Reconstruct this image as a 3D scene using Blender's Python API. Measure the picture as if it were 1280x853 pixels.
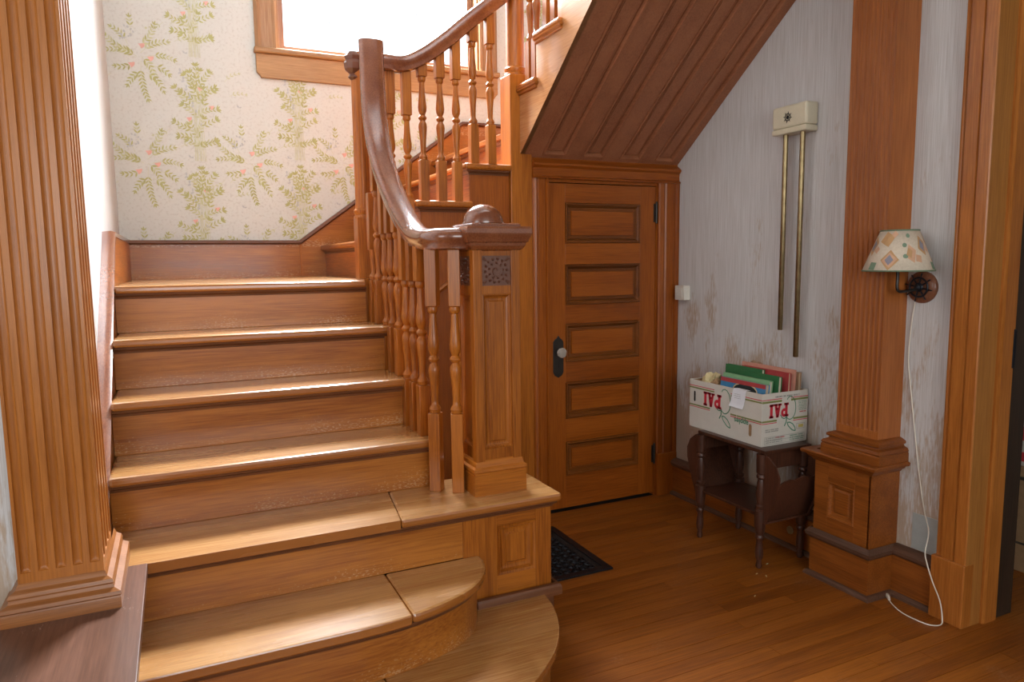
import bpy, bmesh, math, random
from mathutils import Vector, Matrix
for o in list(bpy.data.objects): bpy.data.objects.remove(o)
S = bpy.context.scene
COL = S.collection
R = math.radians
random.seed(7)

# ------------------------------------------------------------------ camera
PX = 887.6                      # focal length in pixels of a 1280 px wide frame
pit, rol, yaw = R(6.5), R(0.71), R(25.2)
fw = Vector((math.sin(yaw)*math.cos(pit), math.cos(yaw)*math.cos(pit), -math.sin(pit)))
rt = Vector((math.cos(yaw), -math.sin(yaw), 0)); dn = fw.cross(rt)
rr = rt*math.cos(rol) + dn*math.sin(rol); dd = dn*math.cos(rol) - rt*math.sin(rol)
cd = bpy.data.cameras.new('camera'); cam = bpy.data.objects.new('camera', cd); COL.objects.link(cam)
cd.sensor_width = 36; cd.lens = PX/1280*36; cd.clip_start = .05; cd.clip_end = 100
m = Matrix((rr, -dd, -fw)).transposed().to_4x4(); m.translation = Vector((0, 0, 1.356))
cam.matrix_world = m
S.camera = cam
# ------------------------------------------------------------------ world and light
W = bpy.data.worlds.new('world'); S.world = W; W.use_nodes = True
bg = W.node_tree.nodes['Background']; bg.inputs[0].default_value = (.80, .90, 1, 1); bg.inputs[1].default_value = 3.0
def area(name, loc, rot, sx, sy, watts, col):
    l = bpy.data.lights.new(name, 'AREA'); l.shape = 'RECTANGLE'; l.size = sx; l.size_y = sy; l.energy = watts; l.color = col
    o = bpy.data.objects.new(name, l); COL.objects.link(o); o.location = loc; o.rotation_euler = rot
    return o
area('daylight_stair_window', (1.26, 5.35, 4.25), (R(-48), 0, 0), 1.7, 1.5, 2150, (.88, .94, 1))
area('fill_upper_hall', (.7, 2.0, 3.9), (R(75), 0, R(8)), 1.4, 1.2, 14, (.93, .96, 1))  # added fill that brightens the back wall, no source known upstairs
area('fill_front', (.3, -2.75, 1.75), (R(90), 0, 0), 2.6, 1.5, 62, (1, .96, .90))  # added fill from behind the camera, shining through the opening in wall_front
area('fill_side', (-2.75, .1, 1.8), (R(90), 0, R(-90)), 1.6, 1.4, 18, (1, .97, .93))  # added fill from the left, shining through the opening in wall_side
S.view_settings.view_transform = 'Standard'; S.view_settings.look = 'None'
S.view_settings.exposure = 0.0; S.view_settings.gamma = 1; S.view_settings.use_curve_mapping = False

# ------------------------------------------------------------------ materials
def new_mat(name):
    M = bpy.data.materials.new(name); M.use_nodes = True
    return M, M.node_tree.nodes, M.node_tree.links, M.node_tree.nodes['Principled BSDF']
def ramp(n, stops):
    r = n.new('ShaderNodeValToRGB'); e = r.color_ramp.elements
    while len(e) < len(stops): e.new(.5)
    for i, (p, c) in enumerate(stops): e[i].position = p; e[i].color = (*c, 1)
    return r
def pale_top(M, edge):  # upward faces keep the paler grain tone, other faces take the edge colour
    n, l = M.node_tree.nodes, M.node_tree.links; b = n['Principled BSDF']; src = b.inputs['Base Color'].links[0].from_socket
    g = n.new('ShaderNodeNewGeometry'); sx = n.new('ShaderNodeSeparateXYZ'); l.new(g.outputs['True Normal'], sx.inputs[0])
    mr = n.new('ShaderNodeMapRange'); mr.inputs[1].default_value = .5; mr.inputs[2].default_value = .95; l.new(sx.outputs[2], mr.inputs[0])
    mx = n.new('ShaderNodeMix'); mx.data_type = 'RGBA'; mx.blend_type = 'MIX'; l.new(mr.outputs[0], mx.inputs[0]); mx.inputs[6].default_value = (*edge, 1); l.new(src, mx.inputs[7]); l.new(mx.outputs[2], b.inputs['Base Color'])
def plain(name, col, rough=.5, metal=0, coat=0, var=.12, vs=30, bump=.0):
    M, n, l, b = new_mat(name)
    t = n.new('ShaderNodeTexCoord'); z = n.new('ShaderNodeTexNoise'); z.inputs['Scale'].default_value = vs; z.inputs['Detail'].default_value = 4
    l.new(t.outputs['Object'], z.inputs['Vector'])
    r = ramp(n, [(.3, [c*(1-var) for c in col]), (.7, [min(1, c*(1+var)) for c in col])])
    l.new(z.outputs['Fac'], r.inputs[0]); l.new(r.outputs[0], b.inputs['Base Color'])
    b.inputs['Roughness'].default_value = rough; b.inputs['Metallic'].default_value = metal; b.inputs['Coat Weight'].default_value = coat
    if bump:
        u = n.new('ShaderNodeBump'); u.inputs['Strength'].default_value = bump; u.inputs['Distance'].default_value = .002
        l.new(z.outputs['Fac'], u.inputs['Height']); l.new(u.outputs[0], b.inputs['Normal'])
    return M
def wood(name, dark, light, axis, rough=.32, coat=.25, grain=1.0, scuff=0.0, scuff_col=(.62, .45, .30), bump=.06, wear=0.0, spec=.32):
    """varnished wood: grain stretched along one axis, slow tone drift, optional scuffs"""
    M, n, l, b = new_mat(name)
    t = n.new('ShaderNodeTexCoord'); mp = n.new('ShaderNodeMapping'); l.new(t.outputs['Object'], mp.inputs[0])
    oi = n.new('ShaderNodeObjectInfo'); ofs = n.new('ShaderNodeVectorMath'); ofs.operation = 'SCALE'
    comb = n.new('ShaderNodeCombineXYZ')
    for k in range(3): l.new(oi.outputs['Random'], comb.inputs[k])
    l.new(comb.outputs[0], ofs.inputs[0]); ofs.inputs['Scale'].default_value = 7.3
    l.new(ofs.outputs[0], mp.inputs['Location'])
    sc = [190*grain]*3; sc[axis] = 7*grain; mp.inputs['Scale'].default_value = sc
    z = n.new('ShaderNodeTexNoise'); z.inputs['Scale'].default_value = 1; z.inputs['Detail'].default_value = 5; z.inputs['Roughness'].default_value = .6
    l.new(mp.outputs[0], z.inputs['Vector'])
    mp2 = n.new('ShaderNodeMapping'); l.new(t.outputs['Object'], mp2.inputs[0]); l.new(ofs.outputs[0], mp2.inputs['Location'])
    s2 = [12]*3; s2[axis] = 1.1; mp2.inputs['Scale'].default_value = s2
    z2 = n.new('ShaderNodeTexNoise'); z2.inputs['Scale'].default_value = 1; z2.inputs['Detail'].default_value = 2; z2.inputs['Distortion'].default_value = .3
    l.new(mp2.outputs[0], z2.inputs['Vector'])
    mx = n.new('ShaderNodeMix'); mx.data_type = 'FLOAT'; mx.inputs[0].default_value = .38
    l.new(z.outputs['Fac'], mx.inputs[2]); l.new(z2.outputs['Fac'], mx.inputs[3])
    ad = n.new('ShaderNodeMath'); ad.operation = 'MULTIPLY_ADD'; ad.inputs[1].default_value = .10; l.new(oi.outputs['Random'], ad.inputs[0])
    sub = n.new('ShaderNodeMath'); sub.operation = 'SUBTRACT'; sub.inputs[1].default_value = .05; l.new(mx.outputs[0], sub.inputs[0]); l.new(sub.outputs[0], ad.inputs[2])
    r = ramp(n, [(.36, dark), (.62, light)]); l.new(ad.outputs[0], r.inputs[0])
    out = r.outputs[0]
    if scuff:
        zs = n.new('ShaderNodeTexNoise'); zs.inputs['Scale'].default_value = 110; zs.inputs['Detail'].default_value = 6; zs.inputs['Roughness'].default_value = .75
        mp3 = n.new('ShaderNodeMapping'); l.new(t.outputs['Object'], mp3.inputs[0]); s3 = [1.6]*3; s3[axis] = .6; mp3.inputs['Scale'].default_value = s3
        l.new(mp3.outputs[0], zs.inputs['Vector'])
        zl = n.new('ShaderNodeTexNoise'); zl.inputs['Scale'].default_value = 5; l.new(t.outputs['Object'], zl.inputs['Vector'])
        mm = n.new('ShaderNodeMath'); mm.operation = 'MULTIPLY'; l.new(zs.outputs['Fac'], mm.inputs[0]); l.new(zl.outputs['Fac'], mm.inputs[1])
        rs = ramp(n, [(.36, (0, 0, 0)), (.44, (scuff,)*3)]); l.new(mm.outputs[0], rs.inputs[0])
        mc = n.new('ShaderNodeMix'); mc.data_type = 'RGBA'; l.new(rs.outputs[0], mc.inputs[0]); l.new(out, mc.inputs[6]); mc.inputs[7].default_value = (*scuff_col, 1)
        out = mc.outputs[2]
    if wear:   # kicked and rubbed specks along the foot of each riser
        sx = n.new('ShaderNodeSeparateXYZ'); l.new(t.outputs['Object'], sx.inputs[0])
        dv = n.new('ShaderNodeMath'); dv.operation = 'DIVIDE'; l.new(sx.outputs[2], dv.inputs[0]); dv.inputs[1].default_value = .1815
        fr = n.new('ShaderNodeMath'); fr.operation = 'FRACT'; l.new(dv.outputs[0], fr.inputs[0])
        mr = n.new('ShaderNodeMapRange'); l.new(fr.outputs[0], mr.inputs[0]); mr.inputs[1].default_value = .04; mr.inputs[2].default_value = .5; mr.inputs[3].default_value = .10; mr.inputs[4].default_value = -.10
        zw = n.new('ShaderNodeTexNoise'); zw.inputs['Scale'].default_value = 200; zw.inputs['Detail'].default_value = 3
        mpw = n.new('ShaderNodeMapping'); l.new(t.outputs['Object'], mpw.inputs[0]); mpw.inputs['Scale'].default_value = (.45, 1, 1.3); l.new(mpw.outputs[0], zw.inputs['Vector'])
        zb = n.new('ShaderNodeTexNoise'); zb.inputs['Scale'].default_value = 3.5; l.new(t.outputs['Object'], zb.inputs['Vector'])
        aw = n.new('ShaderNodeMath'); l.new(zw.outputs['Fac'], aw.inputs[0]); l.new(mr.outputs[0], aw.inputs[1])
        bw = n.new('ShaderNodeMath'); bw.operation = 'MULTIPLY_ADD'; l.new(zb.outputs['Fac'], bw.inputs[0]); bw.inputs[1].default_value = .5; l.new(aw.outputs[0], bw.inputs[2])
        rw = ramp(n, [(.92, (0, 0, 0)), (.99, (wear,)*3)]); l.new(bw.outputs[0], rw.inputs[0])
        mw = n.new('ShaderNodeMix'); mw.data_type = 'RGBA'; l.new(rw.outputs[0], mw.inputs[0]); l.new(out, mw.inputs[6]); mw.inputs[7].default_value = (.62, .42, .24, 1)
        out = mw.outputs[2]
    l.new(out, b.inputs['Base Color'])
    rr_ = n.new('ShaderNodeMapRange'); rr_.inputs[3].default_value = rough*.8; rr_.inputs[4].default_value = rough*1.25
    l.new(z2.outputs['Fac'], rr_.inputs[0]); l.new(rr_.outputs[0], b.inputs['Roughness'])
    b.inputs['Coat Weight'].default_value = coat*(.6 if coat < .6 else 1); b.inputs['Coat Roughness'].default_value = .18; b.inputs['Specular IOR Level'].default_value = spec
    u = n.new('ShaderNodeBump'); u.inputs['Strength'].default_value = bump; u.inputs['Distance'].default_value = .0015
    l.new(z.outputs['Fac'], u.inputs['Height']); l.new(u.outputs[0], b.inputs['Normal'])
    return M
OD, OL = (.20, .050, .005), (.42, .130, .014)
oak = [wood('oak_along_'+a, OD, OL, i) for i, a in enumerate('xyz')]
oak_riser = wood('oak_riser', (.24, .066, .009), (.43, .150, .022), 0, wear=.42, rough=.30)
oak_tread = wood('oak_tread_pale_top', (.31, .122, .028), (.52, .27, .09), 0, rough=.26, scuff=.2, coat=.85, spec=.5)
pale_top(oak_tread, (.34, .115, .02))
oak_door = wood('oak_door', (.20, .044, .003), (.34, .088, .007), 2, rough=.36, coat=.15)
oak_doorx = wood('oak_door_rail', (.20, .044, .003), (.34, .088, .007), 0, rough=.36, coat=.15)
dark_wood = wood('dark_moulding_wood', (.10, .035, .014), (.17, .062, .024), 0, rough=.35, coat=.2)
rail_wood = wood('handrail_dark_varnish', (.15, .040, .014), (.26, .082, .030), 1, rough=.22, coat=.8, spec=.5)
soffit_wood = wood('soffit_fir', (.24, .085, .038), (.35, .135, .062), 1, rough=.45, coat=.05)
plinth_wood = wood('dull_scratched_top', (.10, .042, .024), (.17, .075, .045), 1, rough=.34, coat=.2, scuff=.9, scuff_col=(.42, .32, .26))
fir_pil = wood('pilaster_fir', (.27, .082, .012), (.44, .15, .026), 2, rough=.3, grain=.9, coat=.5)
fir_pil_d = wood('right_pilaster_fir', (.27, .078, .016), (.42, .135, .030), 2, rough=.4, coat=.2)
fir_base = wood('pedestal_fir', (.17, .044, .006), (.30, .088, .013), 1, rough=.4, coat=.15)
casing_wood = wood('window_casing_pine', (.30, .15, .055), (.46, .26, .11), 0, rough=.4, coat=.1)
casing_wood_z = wood('window_jamb_pine', (.28, .14, .06), (.42, .24, .12), 2, rough=.4, coat=.1)
floor_wood = wood('floor_fir_board', (.18, .048, .006), (.33, .100, .012), 0, rough=.38, coat=.2, scuff=.12)
table_wood = wood('table_dark_walnut', (.038, .014, .008), (.095, .034, .018), 2, rough=.35, coat=.2)
carve_wood = plain('carved_dark_wood', (.13, .048, .026), .4, 0, .2)
stringer_wood = wood('stringer_varnish', (.33, .14, .05), (.5, .24, .10), 1, rough=.16, coat=.8, bump=.05)
grout_dark = plain('dark_gap', (.012, .007, .005), .9)
white_plaster = plain('white_plaster', (.72, .72, .70), .8)
cream_plastic = plain('cream_plastic', (.66, .60, .44), .35, 0, .1, .03)
switch_plastic = plain('ivory_switch_plastic', (.70, .68, .60), .35, var=.03)
brass = plain('aged_brass', (.30, .23, .12), .36, 1, 0, .2)
brass_d = plain('tube_shadow_brass', (.20, .14, .06), .35, 1)
black_iron = plain('black_iron', (.018, .020, .026), .45, .6)
bronze = plain('dark_bronze_plate', (.055, .05, .045), .4, .8, bump=.3)
cord_white = plain('cord_white', (.72, .66, .55), .5, var=.05)
card_white = plain('white_cardboard', (.62, .59, .52), .7, var=.04, vs=12)
card_brown = plain('brown_cardboard', (.36, .22, .11), .8)
red_ink = plain('red_ink', (.62, .03, .05), .6, var=.06)
green_ink = plain('green_ink', (.10, .28, .17), .6, var=.1)
olive_ink = plain('olive_ink', (.22, .24, .07), .6, var=.1)
grey_ink = plain('grey_ink', (.22, .22, .20), .6, var=.1)
yellow_ink = plain('yellow_ink', (.55, .45, .12), .6)
paper = plain('note_paper', (.78, .80, .84), .7, var=.03)
def cmat(nm, c, r=.6): return plain(nm, c, r, var=.08)
bk_blue, bk_green, bk_mint, bk_red, bk_pink, bk_cream, bk_tan, bk_black = [cmat('cover_'+a, c) for a, c in (('blue', (.05, .22, .42)), ('green', (.03, .15, .05)), ('mint', (.22, .42, .22)), ('red', (.42, .05, .05)), ('pink', (.60, .28, .20)), ('cream', (.62, .52, .28)), ('tan', (.38, .23, .13)), ('black', (.02, .03, .03)))]
shade_cloth = None
def wallpaper_striated():
    M, n, l, b = new_mat('striated_wallpaper')
    t = n.new('ShaderNodeTexCoord')
    def noise(scale, vec, detail=4):
        mp = n.new('ShaderNodeMapping'); l.new(t.outputs['Object'], mp.inputs[0]); mp.inputs['Scale'].default_value = vec
        z = n.new('ShaderNodeTexNoise'); z.inputs['Scale'].default_value = scale; z.inputs['Detail'].default_value = detail; l.new(mp.outputs[0], z.inputs['Vector']); return z
    z1 = noise(1, (330, 330, 5), 5)
    r1 = ramp(n, [(.32, (.50, .475, .45)), (.60, (.64, .63, .62))]); l.new(z1.outputs['Fac'], r1.inputs[0])
    # worn brown patches: paper rubbed through in streaks, more of them low on the wall
    z2 = noise(1, (7, 7, 3.2), 3); z3 = noise(1, (120, 120, 22), 4)
    sx = n.new('ShaderNodeSeparateXYZ'); l.new(t.outputs['Object'], sx.inputs[0])
    mr = n.new('ShaderNodeMapRange'); mr.inputs[1].default_value = .15; mr.inputs[2].default_value = 1.35; mr.inputs[3].default_value = .34; mr.inputs[4].default_value = -.13; l.new(sx.outputs[2], mr.inputs[0])
    a = n.new('ShaderNodeMath'); l.new(z2.outputs['Fac'], a.inputs[0]); l.new(mr.outputs[0], a.inputs[1])
    a2 = n.new('ShaderNodeMath'); a2.operation = 'MULTIPLY_ADD'; l.new(z3.outputs['Fac'], a2.inputs[0]); a2.inputs[1].default_value = .55; l.new(a.outputs[0], a2.inputs[2])
    r2 = ramp(n, [(.83, (0, 0, 0)), (.98, (.75, .75, .75))]); l.new(a2.outputs[0], r2.inputs[0])
    mc = n.new('ShaderNodeMix'); mc.data_type = 'RGBA'; l.new(r2.outputs[0], mc.inputs[0]); l.new(r1.outputs[0], mc.inputs[6]); mc.inputs[7].default_value = (.40, .27, .16, 1)
    l.new(mc.outputs[2], b.inputs['Base Color']); b.inputs['Roughness'].default_value = .6
    u = n.new('ShaderNodeBump'); u.inputs['Strength'].default_value = .2; u.inputs['Distance'].default_value = .0015; l.new(z1.outputs['Fac'], u.inputs['Height']); l.new(u.outputs[0], b.inputs['Normal'])
    return M
wp_right = wallpaper_striated()
def wallpaper_cream():
    M, n, l, b = new_mat('cream_floral_wallpaper')
    t = n.new('ShaderNodeTexCoord')
    z = n.new('ShaderNodeTexNoise'); z.inputs['Scale'].default_value = 70; z.inputs['Detail'].default_value = 3; l.new(t.outputs['Object'], z.inputs['Vector'])
    r = ramp(n, [(.34, (.54, .54, .50)), (.46, (.60, .61, .575)), (.8, (.61, .625, .59))]); l.new(z.outputs['Fac'], r.inputs[0]); l.new(r.outputs[0], b.inputs['Base Color'])
    b.inputs['Roughness'].default_value = .7
    return M
wp_back = wallpaper_cream()
def glass_mat():
    M, n, l, b = new_mat('window_glass')
    for x in list(n):
        if x.type != 'OUTPUT_MATERIAL': n.remove(x)
    tr = n.new('ShaderNodeBsdfTransparent'); gl = n.new('ShaderNodeBsdfGlossy'); gl.inputs['Roughness'].default_value = .05
    mx = n.new('ShaderNodeMixShader'); mx.inputs[0].default_value = .07
    l.new(tr.outputs[0], mx.inputs[1]); l.new(gl.outputs[0], mx.inputs[2]); l.new(mx.outputs[0], n['Material Output'].inputs[0])
    return M
glass = glass_mat()
lead = plain('lead_came', (.35, .35, .36), .5, .5)
def knob_glass():
    M, n, l, b = new_mat('cut_glass_knob'); b.inputs['Base Color'].default_value = (.75, .70, .62, 1); b.inputs['Roughness'].default_value = .12
    b.inputs['Transmission Weight'].default_value = .6
    return M
knobg = knob_glass()

# ------------------------------------------------------------------ mesh helpers
class MB:
    def __init__(s): s.v = []; s.f = []
    def add(s, vs, fs):
        k = len(s.v); s.v += [tuple(p) for p in vs]; s.f += [tuple(i+k for i in f) for f in fs]; return s
    def box(s, x0, x1, y0, y1, z0, z1):
        return s.add([(x0, y0, z0), (x1, y0, z0), (x1, y1, z0), (x0, y1, z0), (x0, y0, z1), (x1, y0, z1), (x1, y1, z1), (x0, y1, z1)],
                     [(0, 3, 2, 1), (4, 5, 6, 7), (0, 1, 5, 4), (1, 2, 6, 5), (2, 3, 7, 6), (3, 0, 4, 7)])
    def prism(s, pts, a0, a1, ax=2):
        """polygon pts (2D, the two axes after ax left in order) extruded from a0 to a1 along axis ax"""
        def mk(p, a):
            return {2: (p[0], p[1], a), 1: (p[0], a, p[1]), 0: (a, p[0], p[1])}[ax]
        n = len(pts); vs = [mk(p, a0) for p in pts]+[mk(p, a1) for p in pts]
        fs = [tuple(range(n))[::-1], tuple(range(n, 2*n))]+[(i, (i+1) % n, n+(i+1) % n, n+i) for i in range(n)]
        return s.add(vs, fs)
    def lathe(s, prof, cx=0, cy=0, z0=0, n=20, axis=2, cap=True):
        """prof: list of (radius, height)"""
        vs = []; fs = []
        for r, h in prof:
            for k in range(n):
                a = 2*math.pi*k/n; c, d = r*math.cos(a), r*math.sin(a)
                vs.append({2: (cx+c, cy+d, z0+h), 0: (z0+h, cx+c, cy+d), 1: (cx+c, z0+h, cy+d)}[axis])
        for j in range(len(prof)-1):
            for k in range(n): fs.append((j*n+k, j*n+(k+1) % n, (j+1)*n+(k+1) % n, (j+1)*n+k))
        if cap: fs += [tuple(range(n))[::-1], tuple(range((len(prof)-1)*n, len(prof)*n))]
        return s.add(vs, fs)
    def sweep(s, path, prof, up=(0, 0, 1), closed=False, cap=True, sides=None, wid=None):
        """prof (u outward to the right of travel, v along up) swept along path with mitres"""
        P = [Vector(p) for p in path]; n = len(P); up = Vector(up).normalized(); vs = []; fs = []; q = len(prof)
        for i in range(n):
            t0 = (P[i]-P[i-1]).normalized() if (i > 0 or closed) else (P[1]-P[0]).normalized()
            t1 = (P[(i+1) % n]-P[i]).normalized() if (i < n-1 or closed) else t0
            if i == 0 and not closed: t0 = t1
            if sides:
                sd = Vector(sides[i]).normalized(); t = (t0+t1).normalized(); v_ = sd.cross(t).normalized()
                sd = t.cross(v_).normalized(); k = 1
                w_ = wid[i] if wid else 1
                for a, c in prof: vs.append(P[i]+sd*a*w_+v_*c)
            else:
                s0 = t0.cross(up).normalized(); s1 = t1.cross(up).normalized(); sd = (s0+s1)
                sd = sd.normalized() if sd.length > 1e-6 else s0; k = 1/max(.25, sd.dot(s0))
                for a, c in prof: vs.append(P[i]+sd*a*k+up*c)
        m_ = n if closed else n-1
        for i in range(m_):
            j = (i+1) % n
            for a in range(q): b_ = (a+1) % q; fs.append((i*q+a, i*q+b_, j*q+b_, j*q+a))
        if cap and not closed: fs += [tuple(range(q))[::-1], tuple(range((n-1)*q, n*q))]
        return s.add(vs, fs)
    def tube(s, path, r, n=8):
        P = [Vector(p) for p in path]; vs = []; fs = []; ref = Vector((0, 0, 1))
        for i, p in enumerate(P):
            t = (P[min(i+1, len(P)-1)]-P[max(i-1, 0)]).normalized()
            if i == 0: a = t.orthogonal().normalized()
            else: a = (a-t*a.dot(t)).normalized()
            b_ = t.cross(a)
            rad = r[i] if isinstance(r, (list, tuple)) else r
            for k in range(n):
                an = 2*math.pi*k/n; vs.append(p+a*math.cos(an)*rad+b_*math.sin(an)*rad)
        for i in range(len(P)-1):
            for k in range(n): fs.append((i*n+k, i*n+(k+1) % n, (i+1)*n+(k+1) % n, (i+1)*n+k))
        fs += [tuple(range(n))[::-1], tuple(range((len(P)-1)*n, len(P)*n))]
        return s.add(vs, fs)
    def nest(s, o, u, v, nrm, U, V, rings):
        """nested rectangles on a plane: o origin, u,v,nrm axes, U=(u0,u1), V=(v0,v1), rings [(inset, height)] closed by a face"""
        o, u, v, nrm = map(Vector, (o, u, v, nrm)); vs = []; fs = []
        for d, h in rings:
            for a, b_ in ((U[0]+d, V[0]+d), (U[1]-d, V[0]+d), (U[1]-d, V[1]-d), (U[0]+d, V[1]-d)): vs.append(o+u*a+v*b_+nrm*h)
        for j in range(len(rings)-1):
            for k in range(4): fs.append((j*4+k, j*4+(k+1) % 4, (j+1)*4+(k+1) % 4, (j+1)*4+k))
        e = (len(rings)-1)*4; fs.append((e, e+1, e+2, e+3))
        return s.add(vs, fs)
    def xf(s, M_):
        s.v = [tuple(M_ @ Vector(p)) for p in s.v]; return s
    def build(s, name, mat, parent=None, bevel=0, smooth=0, kind=None, label=None):
        me = bpy.data.meshes.new(name); me.from_pydata(s.v, [], s.f)
        bm = bmesh.new(); bm.from_mesh(me); bmesh.ops.recalc_face_normals(bm, faces=bm.faces)
        if smooth:
            for f in bm.faces: f.smooth = True
            for e in bm.edges:
                if len(e.link_faces) == 2 and e.calc_face_angle(0) > R(smooth): e.smooth = False
        bm.to_mesh(me); bm.free()
        me.materials.append(mat)
        o = bpy.data.objects.new(name, me); COL.objects.link(o)
        if parent is not None:
            o.parent = parent; o['wp'] = 1
            q = parent; off = Vector((0, 0, 0))
            while q is not None: off += q.location; q = q.parent
            o.location = -off; del o['wp']
        if bevel:
            b = o.modifiers.new('bevel', 'BEVEL'); b.width = bevel; b.segments = 2; b.limit_method = 'ANGLE'; b.angle_limit = R(40)
        if kind: o['kind'] = kind
        if label: o['label'] = label
        return o
def thing(name, label, cat, loc=(0, 0, 0), group=None):
    o = bpy.data.objects.new(name, None); COL.objects.link(o); o.location = loc; o.empty_display_size = .1
    o['label'] = label; o['category'] = cat
    if group: o['group'] = group
    return o
def struct(name, loc=(0, 0, 0)):
    o = bpy.data.objects.new(name, None); COL.objects.link(o); o.location = loc; o['kind'] = 'structure'; o.empty_display_size = .1; return o
def tag(o, label, cat, group=None):
    o['label'] = label; o['category'] = cat
    if group: o['group'] = group
    return o
def bx(name, mat, parent, x0, x1, y0, y1, z0, z1, bevel=.0015, **k):
    return MB().box(x0, x1, y0, y1, z0, z1).build(name, mat, parent, bevel=bevel, **k)
def catmull(pts, n=6):
    P = [Vector(p) for p in pts]; P = [P[0]*2-P[1]]+P+[P[-1]*2-P[-2]]; out = []
    for i in range(1, len(P)-2):
        for k in range(n):
            t = k/n; a, b, c, d = P[i-1:i+3]
            out.append(.5*((2*b)+(c-a)*t+(2*a-5*b+4*c-d)*t*t+(3*b-a-3*c+d)*t**3))
    out.append(P[-2]); return out
def rot_z(a, c=(0, 0, 0)):
    c = Vector(c); return Matrix.Translation(c) @ Matrix.Rotation(a, 4, 'Z') @ Matrix.Translation(-c)

XR = 2.56          # right wall face
YD = 3.25          # door wall plane
YB = 4.5           # back wall of the landing
XL = -.265         # left wall of the stairs
# stair levels, riser planes
Z = {7: .18, 6: .36, 5: .54, 4: .72, 3: .905, 2: 1.09, 1: 1.275}
LV = {8: 1.46, 9: 1.64, 10: 1.822, 11: 2.0, 12: 2.205, 13: 2.40, 14: 2.58, 15: 2.76}

# ------------------------------------------------------------------ room shell
fl = struct('floor')
MB().box(-3, 4.2, -3, 4.6, -.12, -.004).build('subfloor', grout_dark, fl)
pw = .063; y = 1.12; row = 0
while y < YD-.002:
    x = -0.3 + (row*0.83) % 1.3 if y < 1.5 else .86 + (row*.61) % .9*.1
    xs = [x]
    while xs[-1] < 3.6: xs.append(xs[-1]+random.uniform(.9, 1.7))
    for a, b in zip(xs, xs[1:]):
        b = min(b, 3.7)
        if b-a < .05: continue
        y1 = min(y+pw-.0016, YD)
        if a > 2.88 or True:
            MB().box(a+.0006, b-.0006, y, y1, -.004, random.uniform(-.0004, .0004)).build('plank', floor_wood, fl)
    y += pw; row += 1
# back wall with window opening
WX0, WX1, WZ0, WZ1 = .62, 1.90, 2.595, 4.0
wb = struct('wall_back')
for a in ((XL-.1, WX0, 0, 4.8), (WX1, 4.2, 0, 4.8), (WX0, WX1, 0, WZ0), (WX0, WX1, WZ1, 4.8)):
    MB().box(a[0], a[1], YB, YB+.16, a[2], a[3]).build('wall_section', wp_back, wb)
# printed sprigs of the wallpaper
LJ = random.Random(9)
def leaf(mb, cx, cz, ang, L, w, y):
    y -= LJ.random()*.0006
    c, s = math.cos(ang), math.sin(ang)
    pts = [(0, 0), (.3*L, w*.5), (.65*L, w*.45), (L, 0), (.65*L, -w*.45), (.3*L, -w*.5)]
    mb.add([(cx+a*c-b*s, y, cz+a*s+b*c) for a, b in pts], [(0, 1, 2, 3, 4, 5)])
def spray(mb, cx, cz, ang, n, L, y, sp=.0155, lf=.034):
    for k in range(n):
        t = (k+.5)*sp; an = ang+.10*k*(1 if n % 2 else -1); px, pz = cx+t*math.cos(an), cz+t*math.sin(an); q = lf*(1-.45*k/n)
        leaf(mb, px, pz, an+.85, q, q*.30, y); leaf(mb, px, pz, an-.85, q, q*.30, y)
    leaf(mb, cx+(n+.2)*sp*math.cos(an), cz+(n+.2)*sp*math.sin(an), an, lf*.7, lf*.2, y)
inks = {k: MB() for k in ('olive', 'sage', 'pink', 'blue', 'stem')}
YP = YB-.0012
def flower(mb, x, z, r, y):
    n = 7; mb.add([(x+r*(1 if k % 2 else .55)*math.cos(k*6.283/n), y, z+r*.8*(1 if k % 2 else .6)*math.sin(k*6.283/n)) for k in range(n)], [tuple(range(n))])
def rstem(mb, x0, z0, x1, z1, y):
    d = Vector((z1-z0, x0-x1)).normalized()*.0012; mb.add([(x0-d.x, y, z0-d.y), (x0+d.x, y, z0+d.y), (x1+d.x, y, z1+d.y), (x1-d.x, y, z1-d.y)], [(0, 1, 2, 3)])
def frond(cx, cz, x0, z0, x1, z1, bend, lf, gap, start, mb1, mb2, rnd, paint_stem=True):
    """a stem from (x0,z0) to (x1,z1) bowed sideways, with alternate narrow leaves on its upper part"""
    n = max(3, int(math.hypot(x1-x0, z1-z0)/gap)); dx, dz = x1-x0, z1-z0; last = None
    for k in range(n+1):
        t = k/n; o_ = bend*4*t*(1-t); px, pz = cx+x0+dx*t-dz*o_, cz+z0+dz*t+dx*o_
        if last is not None:
            an = math.atan2(pz-last[1], px-last[0])
            if paint_stem: rstem(inks['stem'], last[0], last[1], px, pz, YP+.0003)
            if t > start:
                q = lf*(1-.35*t)*rnd.uniform(.85, 1.1); mb = mb1 if rnd.random() < .75 else mb2
                leaf(mb, px, pz, an+rnd.uniform(.6, .85), q, q*.30, YP-.0002*rnd.random()); leaf(mb, px, pz, an-rnd.uniform(.6, .85), q, q*.30, YP-.0002*rnd.random())
        last = (px, pz)
    leaf(mb1, last[0], last[1], an, lf*.7, lf*.22, YP)
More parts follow.
